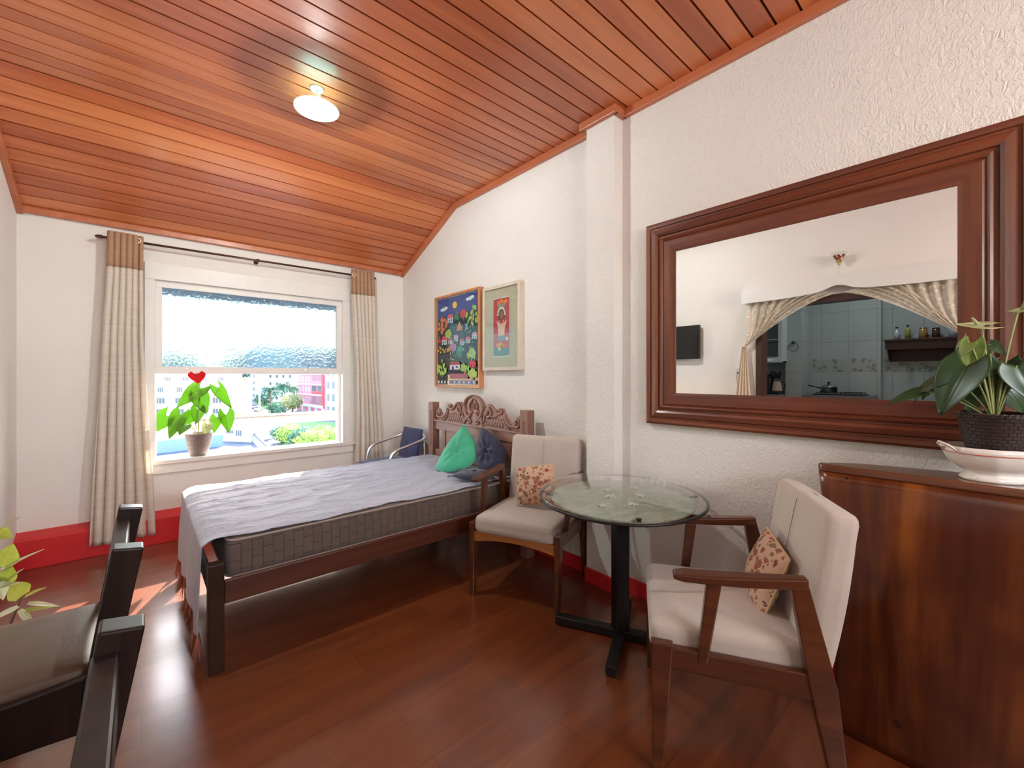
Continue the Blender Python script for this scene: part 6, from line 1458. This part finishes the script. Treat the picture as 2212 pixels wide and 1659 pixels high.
for (be, di, r, h, m_, lab) in ((12.8, 79, 1.7, 3.2, M_TD, 'dark green tree at the left end of the row below the rail'), (13.5, 76, 1.8, 3.6, M_TG, 'yellow-green bushy tree second in the row below the rail'), (14.7, 68, 1.8, 3.7, M_TD, 'bluish green tree in the middle of the row below the rail'),
        (15.9, 62, 1.9, 4.1, M_TG, 'tall yellow-green tree right of the bluish one'), (17.2, 66, 1.9, 4.1, M_TG, 'broad yellow-green tree near the right post'), (18.5, 60, 1.8, 4.3, M_TG, 'yellow-green tree at the right end of the row'), (15.6, 53, 1.4, 3.0, M_TG2, 'low olive bush in front of the tree row'), (17.7, 48, 1.4, 2.9, M_TD, 'low deep green bush in front of the tree row')):
    k += 1; tree('leafy_tree', lab, at(be, di), r, h, m_, k, 1.1, 900, 0.11, 'trees below the rail')
tree('round_tree', 'round pale leafy tree in front of the pink block', at(13.8, 140), 3.0, 6.4, M_TG2, 31, 1.0, 700, 0.12)
tree('round_bush', 'clipped round dark bush beside the street, left one', at(11.9, 138), 2.0, 3.7, M_TD, 32, 1.0, 500, 0.12, None, False, 'bush')
tree('round_bush', 'clipped round dark bush beside the street, right one', at(12.6, 131), 1.7, 3.0, M_TD, 33, 1.0, 500, 0.12, None, False, 'bush')
tree('street_tree', 'tall loose tree at the corner behind the white block', at(8.1, 178), 5.5, 12.5, M_TG2, 34, 0.9, 700, 0.10)
tree('street_tree', 'spreading low tree shading the parked cars', at(10.9, 182), 2.6, 5.0, M_TD, 35, 1.3, 600, 0.12)
for q, (be, di) in enumerate(((8.2, 112), (9.3, 109), (10.4, 113))): tree('yellow_shrub', ['yellow-green shrub behind the plant leaves, left of three', 'yellow-green shrub in the middle of three above the rail', 'yellow-green shrub above the rail, right of three'][q], at(be, di), 1.1, 3.0, M_TG, 40+q, 1.1, 450, 0.12, 'shrubs above the rail', False, 'shrub')
def palm(label, base, h, seed, n=26):
    root = thing('palm_tree', label, 'palm tree', tuple(base)); rs = random.Random(seed)
    mb = MB(); mb.tube([(0, 0, 0), (0.15, 0, h*0.5), (0, 0, h)], [0.30, 0.22, 0.18], 8); mb.build('trunk', M_BARK, root)
    for i in range(n):
        a = 2*PI*i/n+rs.uniform(-.1, .1); L = rs.uniform(3.0, 3.8); up = rs.uniform(0.1, 1.1); mb = MB(); d = Vector((math.cos(a), math.sin(a), 0)); s_ = Vector((-d.y, d.x, 0)); P = []
        for k in range(9): t = k/8; P.append(Vector((0, 0, h))+d*L*t*math.cos(up*0.5)+Vector((0, 0, L*(up*t-1.15*t*t))))
        mb.tube(P, 0.03, 4)
        for k in range(1, 9):
            for sg in (-1, 1):
                w = 0.85*math.sin(PI*(0.15+0.8*k/9)); mb.add([P[k], P[k-1], P[k]+s_*sg*w-Vector((0, 0, w*0.55))+d*0.3], [(0, 1, 2)])
        mb.build('frond', M_TD, root)
palm('tallest palm tree in front of the cream block', at(12.9, 150), 8.3, 1); palm('palm tree left of the tallest palm', at(11.5, 172), 6.4, 2); palm('palm tree beside the pink block', at(14.0, 168), 6.8, 3)
# cars
def car(label, pos, rz, col):
    root = thing('car', label, 'car', tuple(pos), rz, 'cars parked in the street')
    m_ = plain('car_paint_%s' % label[:5].strip().replace(' ', '_'), col, 0.3, coat=0.5)
    mb = MB(); mb.rbox((0, 0, 0.62), (4.2, 1.75, 0.62), 0.22, 6); mb.build('body', m_, root)
    mb = MB(); vs = [(-1.35, -0.80, 0.90), (1.05, -0.80, 0.90), (1.05, 0.80, 0.90), (-1.35, 0.80, 0.90), (-0.95, -0.62, 1.45), (0.40, -0.62, 1.45), (0.40, 0.62, 1.45), (-0.95, 0.62, 1.45)]
    mb.add(vs, [(0, 3, 2, 1), (4, 5, 6, 7), (0, 1, 5, 4), (1, 2, 6, 5), (2, 3, 7, 6), (3, 0, 4, 7)]); mb.build('windows', M_WIN, root, bevel=0.06)
    mb = MB(); mb.box(-0.95, 0.40, -0.62, 0.62, 1.44, 1.49); mb.build('roof', m_, root, bevel=0.03)
    for x in (-1.3, 1.3):
        for y in (-0.80, 0.80): mb = MB(); mb.lathe([(0, -0.1), (0.32, -0.1), (0.32, 0.1), (0, 0.1)], 18, M=T(x, y, 0.32) @ Rx(PI/2)); mb.build('wheel', M_BP, root)
car('white car nearest in the street, above the rail', at(10.3, 155), 1.25, (0.75, 0.77, 0.80)); car('silver car parked just beyond the white one', at(9.9, 167), 1.25, (0.42, 0.46, 0.52)); car('pale blue car farther up the street', at(9.3, 186), 1.3, (0.45, 0.55, 0.68)); car('white car farthest up the street by the tree', at(8.8, 200), 1.3, (0.7, 0.75, 0.8))
# street lamps and pole
M_PO = plain('grey_pole', (0.55, 0.57, 0.60), 0.6)
for lab, be, di, h, hook in (('tall street lamp with a long curved arm above the parked cars', 10.35, 150, 8.3, -3.2), ('street lamp with curved arm left of the round tree', 12.95, 144, 6.5, -2.6)):
    p = at(be, di); sl_ = thing('street_lamp', lab, 'street lamp', tuple(p)); mb = MB(); mb.tube(sm([(0, 0, 0), (0, 0, h*0.8), (hook*0.25, 0, h*0.97), (hook, 0, h)]), 0.09, 8); mb.build('pole', M_PO, sl_); mb = MB(); mb.rbox((hook-0.3, 0, h), (0.8, 0.3, 0.18), 0.07, 3); mb.build('lamp_head', M_WB, sl_)
pp = thing('utility_pole', 'grey utility pole with cross arms above the street', 'pole', tuple(at(10.5, 148))); mb = MB(); mb.tube([(0, 0, 0), (0, 0, 9.6)], 0.14, 8); mb.build('pole', M_PO, pp)
for z in (8.4, 9.2): mb = MB(); mb.box(-1.2, 1.2, -0.06, 0.06, z, z+0.14); mb.build('cross_arm', M_PO, pp)

for be, di, r, h, sd_, lab in ((3.0, 196, 7.5, 22.5, 61, 'very tall tree far behind the white block, seen blurred through the frosted pane'), (7.9, 202, 6.5, 21.0, 62, 'very tall tree far beyond the street corner, blurred through the frosted pane'), (13.2, 250, 8.0, 27.0, 63, 'very tall tree far behind the cream block, blurred through the frosted pane')):
    tree('tall_tree', lab, at(be, di), r, h, M_TD, sd_, 1.15, 900, 0.12)
